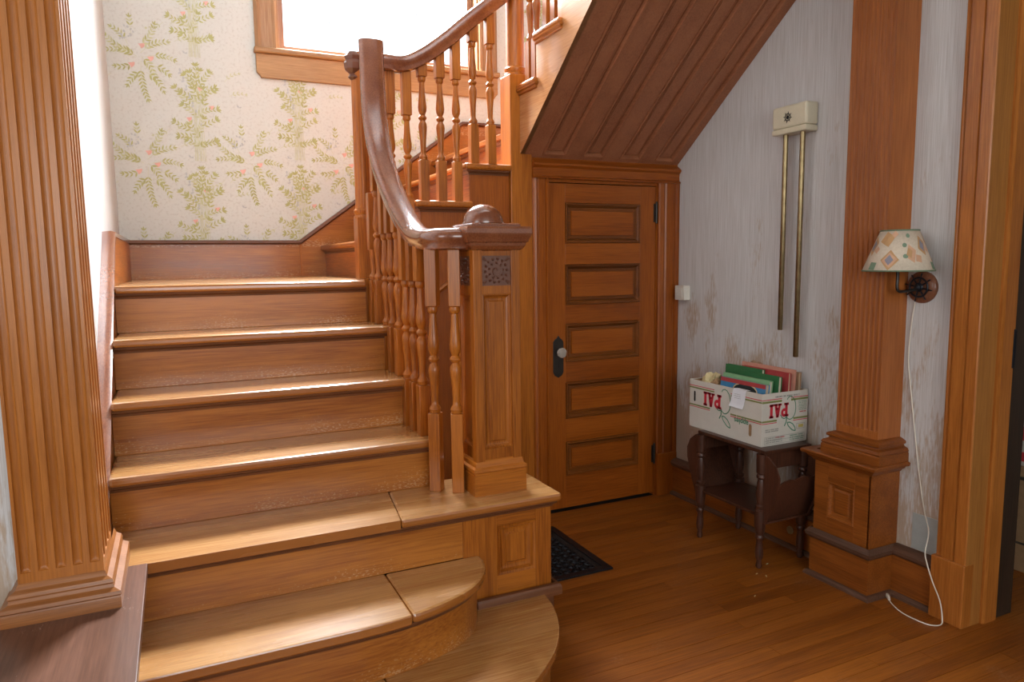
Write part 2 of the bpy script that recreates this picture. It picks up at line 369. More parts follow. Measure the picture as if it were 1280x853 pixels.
def bouquet(cx, cz, kind):
    rnd = random.Random(3 if kind == 'A' else 5); o, g = inks['olive'], inks['sage']
    if kind == 'A':
        q_ = [(-.13, 1.2, .10), (-.15, 2.2, .10), (.02, 1.5, .11), (.16, 1.6, .09), (-.10, 2.75, .10), (-.08, .5, .09), (-.04, 2.5, .12), (-.02, .35, .12), (.0, 2.2, .15), (.03, .75, .13), (.05, 2.6, .10), (.07, 1.9, .15), (.08, .5, .12), (.10, 1.3, .13), (.13, 2.4, .10), (.14, .9, .10), (-.15, 3.0, .08), (-.17, .1, .10), (-.20, .45, .10), (-.20, 2.6, .08)]
        for h_, an, L_ in q_:
            x0 = rnd.uniform(-.025, .03); rstem(inks['stem'], cx+rnd.uniform(-.03, .03), cz-.27, cx+x0, cz+h_, YP-.00005*q_.index((h_, an, L_)))
            frond(cx, cz, x0, h_, x0+L_*math.cos(an), h_+L_*math.sin(an), rnd.uniform(-.12, .12), .034, .019, .05, o, g, rnd)
            for da in (-.9, -.45, .45, .9): leaf(o, cx+x0+L_*math.cos(an), cz+h_+L_*math.sin(an), an+da, .030, .008, YP-.0001)
        for k in range(11): leaf(inks['blue'], cx-.06+.007*k-.02, cz+.235-.022*k, 4.2+.5*(-1)**k, .022, .010, YP-.0003)
        for a, b in ((.02, .13), (.075, .03), (-.045, -.04)): flower(inks['pink'], cx+a, cz+b, .019, YP-.0004)
    else:
        for x0, z0, x1, z1, bd, st_ in ((-.03, .02, -.16, .09, .1, .0), (-.02, .0, -.17, .02, -.1, .1), (.0, .06, .075, .175, -.08, .0), (-.04, .10, -.045, .20, 0, .5), (.0, .02, .13, .09, .1, .2), (.02, .0, .16, .0, .1, .3), (.0, .0, .06, -.10, .1, .1), (.0, -.02, .02, -.22, -.06, .2), (.02, -.08, .10, -.17, .1, .1), (.0, -.08, -.07, -.15, -.1, .1), (-.04, -.04, -.12, -.06, .1, .2), (.04, -.04, .13, -.08, .1, .3), (-.06, .06, -.13, .14, -.1, .2)):
            frond(cx, cz, x0, z0, x1, z1, bd, .036, .0175, st_, o, g, rnd)
        for k in range(16): leaf(inks['blue'], cx-.06+rnd.uniform(-.035, .035), cz+.12+rnd.uniform(-.03, .03), rnd.uniform(0, 6), .015, .009, YP-.0003)
        for a, b in ((.01, .06), (.05, -.005), (-.045, -.045)): flower(inks['pink'], cx+a, cz+b, .022, YP-.0004)
    for a, b, an in ((.15, .18, .6), (-.15, -.10, 3.6), (.17, .1, .2)): frond(cx, cz, a, b, a+.09*math.cos(an), b+.09*math.sin(an), .1, .022, .02, .0, g, g, rnd)
def fits(x, z): return not (.30 < x < 2.2 and z > 2.27) and x > -.12 and x < 2.4
for i in range(-1, 6):
    for j in range(-3, 6):
        for kind, x, z in (('A', .17+.55*i, 1.64+.57*j+(.03*i)), ('B', -.1+.54*i, 1.915+.57*j+.02*i)):
            if z > 4.5 or z < 1.2 or not fits(x, z): continue
            bouquet(x, z, kind)
            for a, b in ((.22, -.06), (.29, .12)):
                xx, zz = x+a, z+b+.1
                if fits(xx, zz): leaf(inks['blue'], xx, zz, 2.2, .02, .010, YP); leaf(inks['blue'], xx, zz, .4, .016, .008, YP)
ink_m = dict(olive=cmat('leaf_print_olive', (.42, .42, .17)), sage=cmat('leaf_print_sage', (.50, .51, .30)), pink=cmat('blossom_print', (.72, .40, .34)), blue=cmat('berry_print', (.46, .48, .48)), stem=cmat('stem_print', (.56, .56, .40)))
for k, mb in inks.items():
    mb.build('printed_'+dict(olive='leaves', sage='pale_leaves', pink='blossoms', blue='berries', stem='stems')[k], ink_m[k], wb, kind='stuff')
# left stair wall, stub wall with the left pilaster, upper parts
wl = struct('wall_left')
MB().box(XL-.12, XL, 2.112, YB, 0, 4.8).build('wall_section', wp_right, wl)
ws = struct('wall_stub'); MB().box(-3, -.3705, 1.97, 2.112, 0, 4.8).build('wall_section', wp_right, ws)
wr = struct('wall_right')
for a in ((1.53, YB, 0, 4.8), (-3, .35, 0, 2.75), (.35, 1.53, 2.45, 2.75)):
    MB().box(XR, XR+.235, a[0], a[1], a[2], a[3]).build('wall_section', wp_right, wr)
wr2 = struct('wall_next_room')
MB().box(4.1, 4.2, -3, YB, 0, 2.75).build('wall_section', wp_right, wr2)
MB().box(XR+.235, 4.1, 3.25, 3.35, 0, 2.75).build('wall_section', wp_right, wr2)
ce = struct('ceiling'); MB().box(-3, 4.2, -3, 1.95, 2.75, 2.9).build('ceiling_panel', white_plaster, ce)
MB().box(XR, 4.2, 1.95, YB, 2.75, 2.9).build('ceiling_panel', white_plaster, ce)
MB().box(XL-.2, XR+.2, 1.95, YB+.1, 4.8, 4.95).build('ceiling_panel', white_plaster, ce)
MB().box(XL-.2, XR+.2, 1.83, 1.95, 2.9, 4.8).build('ceiling_panel', white_plaster, ce)
# unseen wall behind the camera, opening added to let the front fill in
wf = struct('wall_front')
for a in ((-3, -1.0, 0, 2.75), (1.6, 4.2, 0, 2.75), (-1, 1.6, 0, 1.0), (-1, 1.6, 2.5, 2.75)):
    MB().box(a[0], a[1], -2.7, -2.55, a[2], a[3]).build('wall_section', wp_right, wf)
wq = struct('wall_side')  # unseen side wall, its opening added for the side fill
for a in ((-3, -.7, 0, 2.75), (.9, 2.1, 0, 2.75), (-.7, .9, 0, 1.1), (-.7, .9, 2.5, 2.75)):
    MB().box(-2.7, -2.58, a[0], a[1], a[2], a[3]).build('wall_section', wp_right, wq)

# ------------------------------------------------------------------ stair window
wn = struct('window_1')
cw = .125
def casing_prof(): return [(0, 0), (0, .022), (.012, .028), (.03, .022), (.06, .020), (.09, .022), (.108, .028), (.125, .018), (.125, 0)]
prof = [(a, b) for a, b in casing_prof()]
MB().prism([(x, YB-b) for x, b in [(WX0-a, b) for a, b in prof]], WZ0, 4.1).build('casing', casing_wood_z, wn)
MB().prism([(x, YB-b) for x, b in [(WX1+a, b) for a, b in prof]], WZ0, 4.1).build('casing', casing_wood_z, wn)
bx('casing', casing_wood, wn, WX0-.14, WX1+.14, YB-.03, YB, 4.0, 4.14)
bx('window_sill', casing_wood, wn, WX0-.135, WX1+.135, YB-.05, YB+.05, 2.565, 2.597, bevel=.008)
MB().prism([(WX0-.105, 2.44), (WX0-.10, 2.43), (WX1+.10, 2.43), (WX1+.105, 2.44), (WX1+.125, 2.46), (WX1+.125, 2.565), (WX0-.125, 2.565), (WX0-.125, 2.46)], YB-.024, YB, 1).build('apron', casing_wood, wn, bevel=.003)
for a in ((WX0, WX0+.012, WZ0, WZ1), (WX1-.012, WX1, WZ0, WZ1)): bx('jamb', casing_wood_z, wn, a[0], a[1], YB+.0, YB+.15, a[2], a[3])
sash_m = wood('sash_dark', (.20, .10, .06), (.32, .18, .11), 2, rough=.4)
for a in ((WX0+.012, WX0+.05, WZ0, WZ1), (WX1-.05, WX1-.012, WZ0, WZ1), (WX0+.05, WX1-.05, WZ0, WZ0+.05), (WX0+.05, WX1-.05, WZ1-.05, WZ1)):
    bx('sash', sash_m, wn, a[0], a[1], YB+.07, YB+.11, a[2], a[3])
MB().box(WX0+.05, WX1-.05, YB+.088, YB+.091, WZ0+.05, WZ1-.05).build('pane', glass, wn)
lm = MB(); gx0, gx1, gz0, gz1 = WX0+.05, WX1-.05, WZ0+.05, WZ1-.05
def clipseg(x0, z0, x1, z1):
    t0, t1 = 0, 1; dx, dz = x1-x0, z1-z0
    for p, q in ((-dx, x0-gx0), (dx, gx1-x0), (-dz, z0-gz0), (dz, gz1-z0)):
        if abs(p) < 1e-9:
            if q < 0: return None
        else:
            r = q/p
            if p < 0: t0 = max(t0, r)
            else: t1 = min(t1, r)
    return None if t0 >= t1 else (x0+dx*t0, z0+dz*t0, x0+dx*t1, z0+dz*t1)
for k in range(-9, 16):
    for sgn in (1, -1):
        c = clipseg(gx0+k*.16, gz0 if sgn > 0 else gz1, gx0+k*.16+2, (gz0 if sgn > 0 else gz1)+sgn*3)
        if c: lm.tube([(c[0], YB+.086, c[1]), (c[2], YB+.086, c[3])], .0022, 4)
lm.build('lead_came', lead, wn, kind='stuff')

# ------------------------------------------------------------------ staircase
st = thing('staircase', 'orange-brown oak staircase turning right at a landing, with turned balusters and panelled newel post', 'staircase', (.3, 2.3, 0))
TH = .030; NO = .030
nose = [(0, 0), (NO*.75, 0), (NO, -TH*.3), (NO, -TH*.75), (NO*.8, -TH), (0, -TH)]
cove = [(0, 0), (.018, 0), (.016, -.008), (.006, -.014), (.004, -.022), (0, -.022)]
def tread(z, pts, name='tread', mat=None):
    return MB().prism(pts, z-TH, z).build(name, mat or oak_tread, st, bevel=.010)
RY = {5: 2.15, 4: 2.41, 3: 2.66, 2: 2.905, 1: 3.155}
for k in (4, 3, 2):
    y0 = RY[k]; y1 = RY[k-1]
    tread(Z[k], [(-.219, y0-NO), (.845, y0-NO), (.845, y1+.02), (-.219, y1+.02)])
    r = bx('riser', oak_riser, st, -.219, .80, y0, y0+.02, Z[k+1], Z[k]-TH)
    MB().sweep([(-.219, y0, Z[k]-TH), (.80, y0, Z[k]-TH)], [(a, b) for a, b in cove]).build('cove_moulding', dark_wood, r, smooth=40)
# landing
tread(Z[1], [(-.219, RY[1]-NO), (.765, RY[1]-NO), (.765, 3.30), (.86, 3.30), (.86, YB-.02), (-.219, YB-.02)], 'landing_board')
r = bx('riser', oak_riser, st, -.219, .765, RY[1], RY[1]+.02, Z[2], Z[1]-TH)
MB().sweep([(-.219, RY[1], Z[1]-TH), (.765, RY[1], Z[1]-TH)], cove).build('cove_moulding', dark_wood, r, smooth=40)
# open side of the first flight
bx('spandrel', oak[2], st, .80, .82, RY[4], 3.24, .0, Z[4]-TH)
bx('spandrel', oak[2], st, .80, .82, RY[3], 3.24, Z[4]-TH, Z[3]-TH)
bx('spandrel', oak[2], st, .80, .82, RY[2], 3.24, Z[3]-TH, Z[2]-TH)
# platform (fifth level) with side panel
z = Z[5]
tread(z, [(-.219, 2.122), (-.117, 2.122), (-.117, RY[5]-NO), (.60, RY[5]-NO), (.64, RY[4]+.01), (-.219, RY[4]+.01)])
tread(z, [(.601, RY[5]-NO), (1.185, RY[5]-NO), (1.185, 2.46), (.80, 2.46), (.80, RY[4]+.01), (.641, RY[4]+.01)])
rz = bx('riser', oak_riser, st, -.149, .82, RY[5], RY[5]+.02, Z[6], z-TH)
MB().sweep([(-.149, RY[5], z-TH), (1.155, RY[5], z-TH), (1.155, 2.44, z-TH)], cove).build('cove_moulding', dark_wood, rz, smooth=40)
for a in ((.82, .945, .20, z-TH, 2), (1.093, 1.155, .20, z-TH, 2), (.945, 1.093, .20, .272, 0), (.945, 1.093, .45, z-TH, 0)):
    bx('side_frame', oak[a[4]], st, a[0], a[1], RY[5]-.001, RY[5]+.022, a[2], a[3], bevel=.0008)
MB().nest((0, RY[5], 0), (1, 0, 0), (0, 0, 1), (0, -1, 0), (.945, 1.093), (.272, .45), [(0, 0), (.002, .004), (.010, .002), (.016, -.010), (.026, -.012), (.034, -.012), (.040, -.006)]).build('side_panel', oak[2], st)
bx('side_board', oak[2], st, 1.135, 1.155, RY[5]+.022, 2.44, 0, z-TH)
bx('side_board', oak[0], st, .82, 1.135, 2.42, 2.44, 0, z-TH)
bx('plinth_board', dark_wood, st, .82, 1.16, RY[5]-.012, RY[5], .0, .2)
MB().sweep([(.86, RY[5]-.012, .195), (1.166, RY[5]-.012, .195), (1.166, 2.44, .195)], [(0, .012), (.012, .010), (.018, 0), (.018, -.028), (0, -.030)]).build('base_moulding', dark_wood, st, smooth=40)
# curved bottom steps
def arc_pts(xa, ya, pts): return [(xa, ya)]+pts
def inset(pts, d):
    out = []
    for i, p in enumerate(pts):
        a = Vector(pts[max(i-1, 0)]); b = Vector(pts[min(i+1, len(pts)-1)]); t = (b-a).normalized(); nr = Vector((-t.y, t.x)); out.append((p[0]+nr.x*d, p[1]+nr.y*d))
    return out
o6 = [(-.149, 1.84)]+[(p.x, p.y) for p in catmull([(.40, 1.84, 0), (.52, 1.848, 0), (.63, 1.872, 0), (.73, 1.912, 0), (.80, 1.962, 0), (.85, 2.03, 0), (.876, 2.10, 0), (.878, RY[5]-.005, 0)], 4)]
o7 = [(-.149, 1.56)]+[(p.x, p.y) for p in catmull([(.50, 1.56, 0), (.68, 1.58, 0), (.80, 1.64, 0), (.905, 1.72, 0), (.985, 1.80, 0), (1.05, 1.90, 0), (1.098, 2.02, 0), (1.118, RY[5]-.016, 0)], 4)]
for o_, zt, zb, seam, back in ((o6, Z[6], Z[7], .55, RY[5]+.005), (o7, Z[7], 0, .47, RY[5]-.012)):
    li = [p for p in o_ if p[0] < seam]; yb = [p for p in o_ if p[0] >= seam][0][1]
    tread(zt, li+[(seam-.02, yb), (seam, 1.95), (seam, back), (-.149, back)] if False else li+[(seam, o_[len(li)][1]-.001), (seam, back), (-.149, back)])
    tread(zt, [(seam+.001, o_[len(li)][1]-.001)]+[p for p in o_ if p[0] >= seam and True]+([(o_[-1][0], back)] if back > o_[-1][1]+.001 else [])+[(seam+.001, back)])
    ri = inset(o_, NO)
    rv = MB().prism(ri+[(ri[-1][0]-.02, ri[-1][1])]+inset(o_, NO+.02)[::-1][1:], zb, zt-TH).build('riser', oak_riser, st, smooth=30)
    MB().sweep([(a, b, zt-TH) for a, b in ri], cove).build('cove_moulding', dark_wood, rv, smooth=40)
# stepped wall string along the left wall
zc = 1.485
def top_l(y): return zc if y > 3.42 else zc-.78*(3.42-y)
pl = [(YB-.001, .5), (YB-.001, zc), (3.42, zc), (2.2, top_l(2.2)), (2.2, .5)]
bs = MB().prism(pl, XL, -.22, 0).build('wall_string', oak[1], st)
MB().sweep([(XL+.0225, 2.2, top_l(2.2)), (XL+.0225, 3.42, zc), (XL+.0225, YB-.001, zc)], [(-.0225, 0), (-.0225, .010), (.010, .014), (.026, .008), (.026, -.012), (.0225, -.014), (.0225, 0)], up=(0, -.3, 1)).build('string_cap', rail_wood, bs, smooth=40)
# skirting on the back wall, rising with the second flight
sk = MB().prism([(XL, .9), (XL, zc), (.694, zc), (1.765, zc+.7215*1.071), (XR, zc+.7215*1.071), (XR, .9)], YB-.022, YB, 1).build('wall_string', oak_riser, st)
zt2 = zc+.7215*1.071
MB().sweep([(-.22, YB-.001, zc-.006), (.694, YB-.001, zc-.006), (1.765, YB-.001, zt2-.006), (XR, YB-.001, zt2-.006)], [(-.012, .0), (-.012, .036), (.004, .040), (.012, .032), (.012, 0)], up=(0, -1, 0)).build('string_cap', dark_wood, sk, smooth=40)
bx('string_joint', oak[2], sk, .690, .702, YB-.026, YB-.02, Z[1], zc-.01)
# second flight, going right
RX = {8: .845, 9: 1.062, 10: 1.312, 11: 1.575}
YF = 3.25
for k in (8, 9, 10, 11):
    x0 = RX[k]; x1 = RX.get(k+1, XR-.01)
    y0_ = YF-.028 if k < 11 else YF+.12
    tread(LV[k], [(x0-NO, y0_), (x1+.01 if k < 10 else (x1-.045 if k == 10 else x1), y0_), (x1+.01 if k < 10 else (x1-.045 if k == 10 else x1), YF+.11), (x1+.01 if k < 11 else x1, YF+.11), (x1+.01 if k < 11 else x1, YB-.022), (x0-NO, YB-.022)], mat=oak[1])
    zb = LV.get(k-1, Z[1])
    r = bx('riser', oak[1], st, x0, x0+.02, YF+.002 if k < 11 else YF+.12, YB-.022, zb, LV[k]-TH)
    MB().sweep([(x0, YB-.03, LV[k]-TH), (x0, YF if k < 11 else YF+.12, LV[k]-TH)]+([(x1-.02 if k < 10 else 1.52, YF, LV[k]-TH)] if k < 11 else []), cove).build('cove_moulding', dark_wood, r, smooth=40)
    if k < 11: bx('spandrel', oak_door, st, x0+.002, min(x1, 1.525), YF, YF+.02, .0 if k > 8 else 0, LV[k]-TH)
bx('spandrel', oak_door, st, .765, .845, YF+.06, YF+.08, 0, Z[1])
MB().sweep([(.87, YF, 1.02), (1.50, YF, 1.47)], [(-.012, 0), (-.012, .01), (0, .016), (.012, .01), (.012, 0)], up=(0, -1, 0)).build('spandrel_moulding', oak[1], st)
# balusters
def bal_mesh(h, bb=.187, top=.565, s=.021, name='baluster'):
    mb = MB(); mb.box(-s, s, -s, s, 0, bb); mb.box(-s, s, -s, s, top, h)
    L = top-bb; pr = [(.019, 0), (.019, .008), (.021, .014), (.018, .022), (.0125, .030), (.0125, .045), (.0145, .09), (.0185, .13), (.0205, .150), (.019, .165), (.013, .176), (.012, .180), (.0175, .186), (.0200, .192), (.0175, .199), (.012, .205), (.013, .209), (.0185, .222), (.0205, .240), (.0185, .262), (.0150, .30), (.0125, .345), (.012, .352), (.017, .358), (.019, .364), (.018, .370), (.018, .378)]
    mb.lathe([(r_, bb+h_*L/.378) for r_, h_ in pr], n=14)
    me = mb.build(name, oak[2], st, bevel=0, smooth=35)
    b = me.modifiers.new('bevel', 'BEVEL'); b.width = .002; b.segments = 1; b.limit_method = 'ANGLE'; b.angle_limit = R(60)
    return me
def put(o, x, y, z, a=0): o.location = Vector((x, y, z))-st.location; o.rotation_euler = (0, 0, a); return o
# height of the lower rail's underside along the flight
RP = [(.92, 2.29, 1.43), (.87, 2.292, 1.43), (.833, 2.315, 1.43), (.812, 2.36, 1.43), (.81, 2.43, 1.432), (.81, 2.52, 1.447), (.81, 2.60, 1.480), (.81, 2.70, 1.537), (.81, 2.80, 1.605), (.81, 2.90, 1.688), (.81, 2.98, 1.775), (.81, 3.045, 1.88), (.81, 3.08, 1.99), (.81, 3.095, 2.12), (.81, 3.10, 2.29)]
def rail_z(y):
    for a, b in zip(RP, RP[1:]):
        if a[1] <= y <= b[1]: return a[2]+(b[2]-a[2])*(y-a[1])/(b[1]-a[1])-.02
    return 1.41
for x, y, z, a in ((.803, 2.352, Z[5], R(-38)), (.866, 2.305, Z[5], R(-20))):
    put(bal_mesh(1.40-z, .283, .66), x, y, z, a)
for y, z in ((2.458, Z[4]), (2.548, Z[4]), (2.640, Z[4]), (2.735, Z[3]), (2.832, Z[3]), (2.918, Z[3]), (3.03, Z[2]), (3.115, Z[2])):
    put(bal_mesh(rail_z(y)-z), .795, y, z)
for x, k in ((.93, 8), (1.008, 8), (1.085, 9), (1.172, 9), (1.252, 9), (1.340, 10), (1.430, 10)):
    zz = 2.235 if x < 1.03 else 2.235+.76*(x-1.03)
    put(bal_mesh(zz-LV[k]+.02), x, YF+.005, LV[k])
# handrails
side0 = [(0, 0)]
rprof = [(-.020, -.037), (-.030, -.032), (-.031, -.018), (-.0345, -.008), (-.039, .002), (-.0375, .018), (-.028, .031), (-.012, .037), (.012, .037), (.028, .031), (.0375, .018), (.039, .002), (.0345, -.008), (.031, -.018), (.030, -.032), (.020, -.037)]
def rail(path, sides, name='handrail', wid=None):
    return MB().sweep(path, rprof, sides=sides, wid=wid).build(name, rail_wood, st, smooth=50)
pth = catmull(RP, 5)
sd = []
for i, p in enumerate(pth):
    t = pth[min(i+1, len(pth)-1)]-pth[max(i-1, 0)]; h = Vector((t.x, t.y, 0))
    if h.length < .25*t.length or i > 40: sd.append(Vector((1, 0, 0)))
    else: sd.append(h.cross(Vector((0, 0, 1))).normalized())
rail(pth, sd, wid=[1.18+.17*max(0, min(1, (p.z-1.5)/.35)) for p in pth])
p2 = catmull([(.83, 3.235, 2.247), (.92, 3.24, 2.247), (1.0, 3.25, 2.252), (1.09, YF, 2.295), (1.2, YF, 2.375), (1.3, YF, 2.46), (1.4, YF, 2.54), (1.53, YF, 2.645)], 4)
rail(p2, [(0, -1, 0)]*len(p2))
# landing newel: square base, round column, carved knob
nw = bx('newel_post', oak[2], st, .765, .845, 3.262, 3.342, 1.0, 1.56, bevel=.002)
MB().lathe([(.045, 1.555), (.045, 1.565), (.040, 1.572), (.046, 1.582), (.046, 1.592), (.038, 1.60), (.037, 1.62), (.037, 2.18), (.041, 2.19), (.041, 2.22), (.036, 2.23), (.036, 2.29)], .805, 3.302, n=24).build('newel_column', oak[2], nw, smooth=40)
MB().lathe([(.014, 2.17), (.026, 2.18), (.018, 2.195), (.040, 2.215), (.044, 2.24), (.034, 2.255), (.040, 2.27), (.024, 2.29), (.0, 2.292)], .778, 3.29, n=10).build('carved_rosette', carve_wood, nw)
bx('newel_foot', oak[2], nw, .765, .82, 3.175, 3.262, Z[2], Z[1]+.005)
# upper newel
nw2 = bx('newel_post', oak[2], st, 1.528, 1.645, 3.235, 3.352, 0, 2.26, bevel=.003)
MB().lathe([(.056, 2.258), (.056, 2.27), (.050, 2.276), (.055, 2.288), (.055, 2.296), (.046, 2.304), (.045, 2.32), (.045, 3.10), (.055, 3.12), (.05, 3.15), (.0, 3.17)], 1.5865, 3.2935, n=28).build('newel_column', oak[2], nw2, smooth=40)
# main newel
NX, NY = .993, 2.312; hs = .083
nm = MB().box(NX-hs+.010, NX+hs-.010, NY-hs+.010, NY+hs-.010, Z[5], 1.42).build('newel_post', oak[2], st)
nm['label'] = 'panelled square newel post at the foot of the stairs'
def side_mats(k):
    M_ = rot_z(k*math.pi/2, (NX, NY, 0)); return M_
sf = MB(); sfx = MB()
for sx_ in (-1, 1):
    for sy_ in (-1, 1):
        cx, cy = NX+sx_*(hs-.0125), NY+sy_*(hs-.0125); bx('newel_stile', oak[2], nm, cx-.0165, cx+.0165, cy-.0165, cy+.0165, Z[5], 1.40)
for k in range(4):
    for z0, z1 in ((1.243, 1.270), (1.372, 1.40), (.655, .70)): MB().box(NX-hs+.028, NX+hs-.028, NY-hs+.001, NY-hs+.015, z0, z1).xf(side_mats(k)).build('newel_rail', oak[2], nm)
    MB().nest((0, NY-hs+.002, 0), (1, 0, 0), (0, 0, 1), (0, -1, 0), (NX-hs+.028, NX+hs-.028), (.70, 1.243), [(0, 0), (.005, .002), (.012, -.006), (.017, -.0078), (.024, -.0078), (.028, -.004)]).xf(side_mats(k)).build('newel_panel', oak[2], nm)
    # carved square: wreath of leaf lobes with a spiral in the middle
    cb = MB(); cz_ = 1.321; cb.box(NX-hs+.028, NX+hs-.028, NY-hs+.0035, NY-hs+.012, 1.270, 1.372)
    yf = NY-hs+.005
    for r_, n_, rad in ((.038, 14, .0075), (.024, 9, .006)):
        for q in range(n_):
            a_ = 6.283*q/n_; x_, z_ = NX+r_*math.cos(a_), cz_+r_*math.sin(a_)
            cb.tube([(x_, yf+.001, z_), (x_+.004*math.cos(a_+.9), yf-.004, z_+.004*math.sin(a_+.9)), (x_+.009*math.cos(a_+.9), yf+.001, z_+.009*math.sin(a_+.9))], [rad*.5, rad*.7, rad*.2], 6)
    sp_ = [(NX+(.003+.0022*q)*math.cos(q*.7), yf-.001, cz_+(.003+.0022*q)*math.sin(q*.7)) for q in range(12)]
    cb.tube(sp_, .0028, 5)
    for ax_ in (-1, 1):
        for az_ in (-1, 1): cb.tube([(NX+ax_*.047, yf, cz_+az_*.042), (NX+ax_*.036, yf-.003, cz_+az_*.034)], [.006, .003], 6)
    cb.xf(side_mats(k)).build('carved_square', carve_wood, nm, smooth=30)
def sq(h_, z): return [(NX-h_, NY-h_, z), (NX+h_, NY-h_, z), (NX+h_, NY+h_, z), (NX-h_, NY+h_, z)]
def stack(name, lv, mat, parent=None, cx=NX, cy=NY):
    mb = MB(); vs = []; fs = []
    for h_, z_ in lv: vs += [(cx-h_, cy-h_, z_), (cx+h_, cy-h_, z_), (cx+h_, cy+h_, z_), (cx-h_, cy+h_, z_)]
    for j in range(len(lv)-1): fs += [(j*4+k, j*4+(k+1) % 4, j*4+4+(k+1) % 4, j*4+4+k) for k in range(4)]
    fs += [(0, 1, 2, 3), tuple(range(len(lv)*4-4, len(lv)*4))]
    return mb.add(vs, fs).build(name, mat, parent or st)
stack('newel_base', [(.099, Z[5]), (.099, .612), (.097, .614), (.097, .620), (.101, .625), (.100, .634), (.092, .640), (.090, .652), (.086, .660), (.082, .663)], oak[0], nm)
stack('newel_cap', [(.082, 1.388), (.095, 1.394), (.102, 1.405), (.104, 1.415), (.110, 1.418), (.113, 1.428), (.118, 1.440), (.120, 1.447), (.120, 1.462), (.115, 1.470)], rail_wood, nm)
stack('cap_block', [(.090, 1.470), (.090, 1.478), (.083, 1.482)], rail_wood, nm)
dm = [(.070*math.cos(a), 1.488+.062*math.sin(a)) for a in [R(k*9) for k in range(11)]]
MB().lathe([(.066, 1.481), (.074, 1.484), (.074, 1.488)]+dm[:-1]+[(.001, 1.55)], NX-.01, NY, n=32).build('newel_dome', rail_wood, nm, smooth=40)
# third flight, rising towards the viewer
XS = 1.58
RY3 = {12: 3.30, 13: 3.055, 14: 2.815, 15: 2.575}
def soff_z(y): return 1.864+.761*(3.255-y)
ye = 1.96
# stringer board (outer face at XS)
stp = [(3.24, soff_z(3.24)), (ye, soff_z(ye))]
top = [(ye, soff_z(ye)+.42)]
ys = sorted(RY3.items(), key=lambda t: t[1])
prof3 = [(3.24, soff_z(3.24)), (3.24, LV[12]-TH)]
for k in (12, 13, 14, 15):
    yn = RY3.get(k+1, RY3[15]-.24); prof3 += [(yn, LV[k]-TH)]
    prof3 += [(yn, LV.get(k+1, LV[k]+.19)-TH)]
prof3 = prof3[:-1]+[(2.335, 2.85), (ye, 2.85+.1), (ye, soff_z(ye))]
MB().prism(prof3, XS, XS+.025, 0).build('stringer', stringer_wood, st)
for k in (12, 13, 14, 15):
    y0 = RY3[k]; y1 = RY3.get(k+1, y0-.24)
    if k == 12: y0 = 3.235
    t = MB().prism([(XS-.022, y1-.012), (XR, y1-.012), (XR, y0), (XS-.022, y0)], LV[k]-TH+.006, LV[k]).build('tread', oak[0], st, bevel=.008)
    bx('riser', oak[0], st, XS+.025, XR, RY3[k]-.02 if k > 12 else 3.215, RY3[k] if k > 12 else 3.235, LV[k-1] if k > 12 else 2.0, LV[k]-TH)
    cv = [(a, b) for a, b in ((0, 0), (.020, 0), (.018, -.007), (.010, -.012), (.009, -.020), (.003, -.025), (0, -.025))]
    MB().sweep([(XS, y0-.0, LV[k]-TH+.006), (XS, y1, LV[k]-TH+.006), (XS+.024, y1, LV[k]-TH+.006)], cv).build('bracket_moulding', oak[1], t, smooth=40)
for y, k in ((3.155, 12), (3.09, 12), (2.975, 13), (2.9, 13), (2.83, 13), (2.73, 14), (2.65, 14), (2.48, 15), (2.40, 15)):
    put(bal_mesh(.83+ (3.155-y)*.0, .187, .565), XS+.022, y, LV[k])
p3 = [(XS+.02, 3.25, 2.98), (XS+.02, 2.3, 3.67)]
rail(p3, [(1, 0, 0)]*2)
# panelled soffit: u = x, w = distance up the slope towards the viewer
sl = math.atan(.761); cs, sn = math.cos(sl), math.sin(sl)
so = Vector((0, 3.255, 1.864)); uw = Vector((0, -cs, sn)); nn = Vector((0, -sn, -cs))
LW = (3.255-ye)/cs
def sbox(u0, u1, w0, w1, h0, h1):
    vs = [so+Vector((u, 0, 0))+uw*w+nn*h for h in (h0, h1) for u, w in ((u0, w0), (u1, w0), (u1, w1), (u0, w1))]
    return MB().add(vs, [(0, 1, 2, 3), (4, 5, 6, 7), (0, 1, 5, 4), (1, 2, 6, 5), (2, 3, 7, 6), (3, 0, 4, 7)])
sf_ = sbox(XS+.001, XR-.001, 0, LW, -.05, -.016).build('soffit', soffit_wood, st)
us = [(XS+.0015, 1.700), (1.838, 1.935), (2.062, 2.160), (2.293, 2.386), (2.512, XR-.001)]
for a, b in us: sbox(a, b, .0, LW, -.03, 0).build('soffit_stile', soffit_wood, sf_, bevel=.001)
pans = [(1.700, 1.838), (1.935, 2.062), (2.160, 2.293), (2.386, 2.512)]
for a, b in pans:
    sbox(a, b, 0, .028, -.03, -.0005).build('soffit_rail', soffit_wood, sf_)
    MB().nest(so, (1, 0, 0), uw, nn, (a, b), (.028, LW), [(0, 0), (.0015, -.006), (.003, .005), (.011, .005), (.014, -.004), (.017, -.016), (.023, -.017), (.028, -.007), (.031, -.007), (.032, -.010), (.034, -.010), (.035, -.007)]).build('soffit_panel', soffit_wood, sf_)

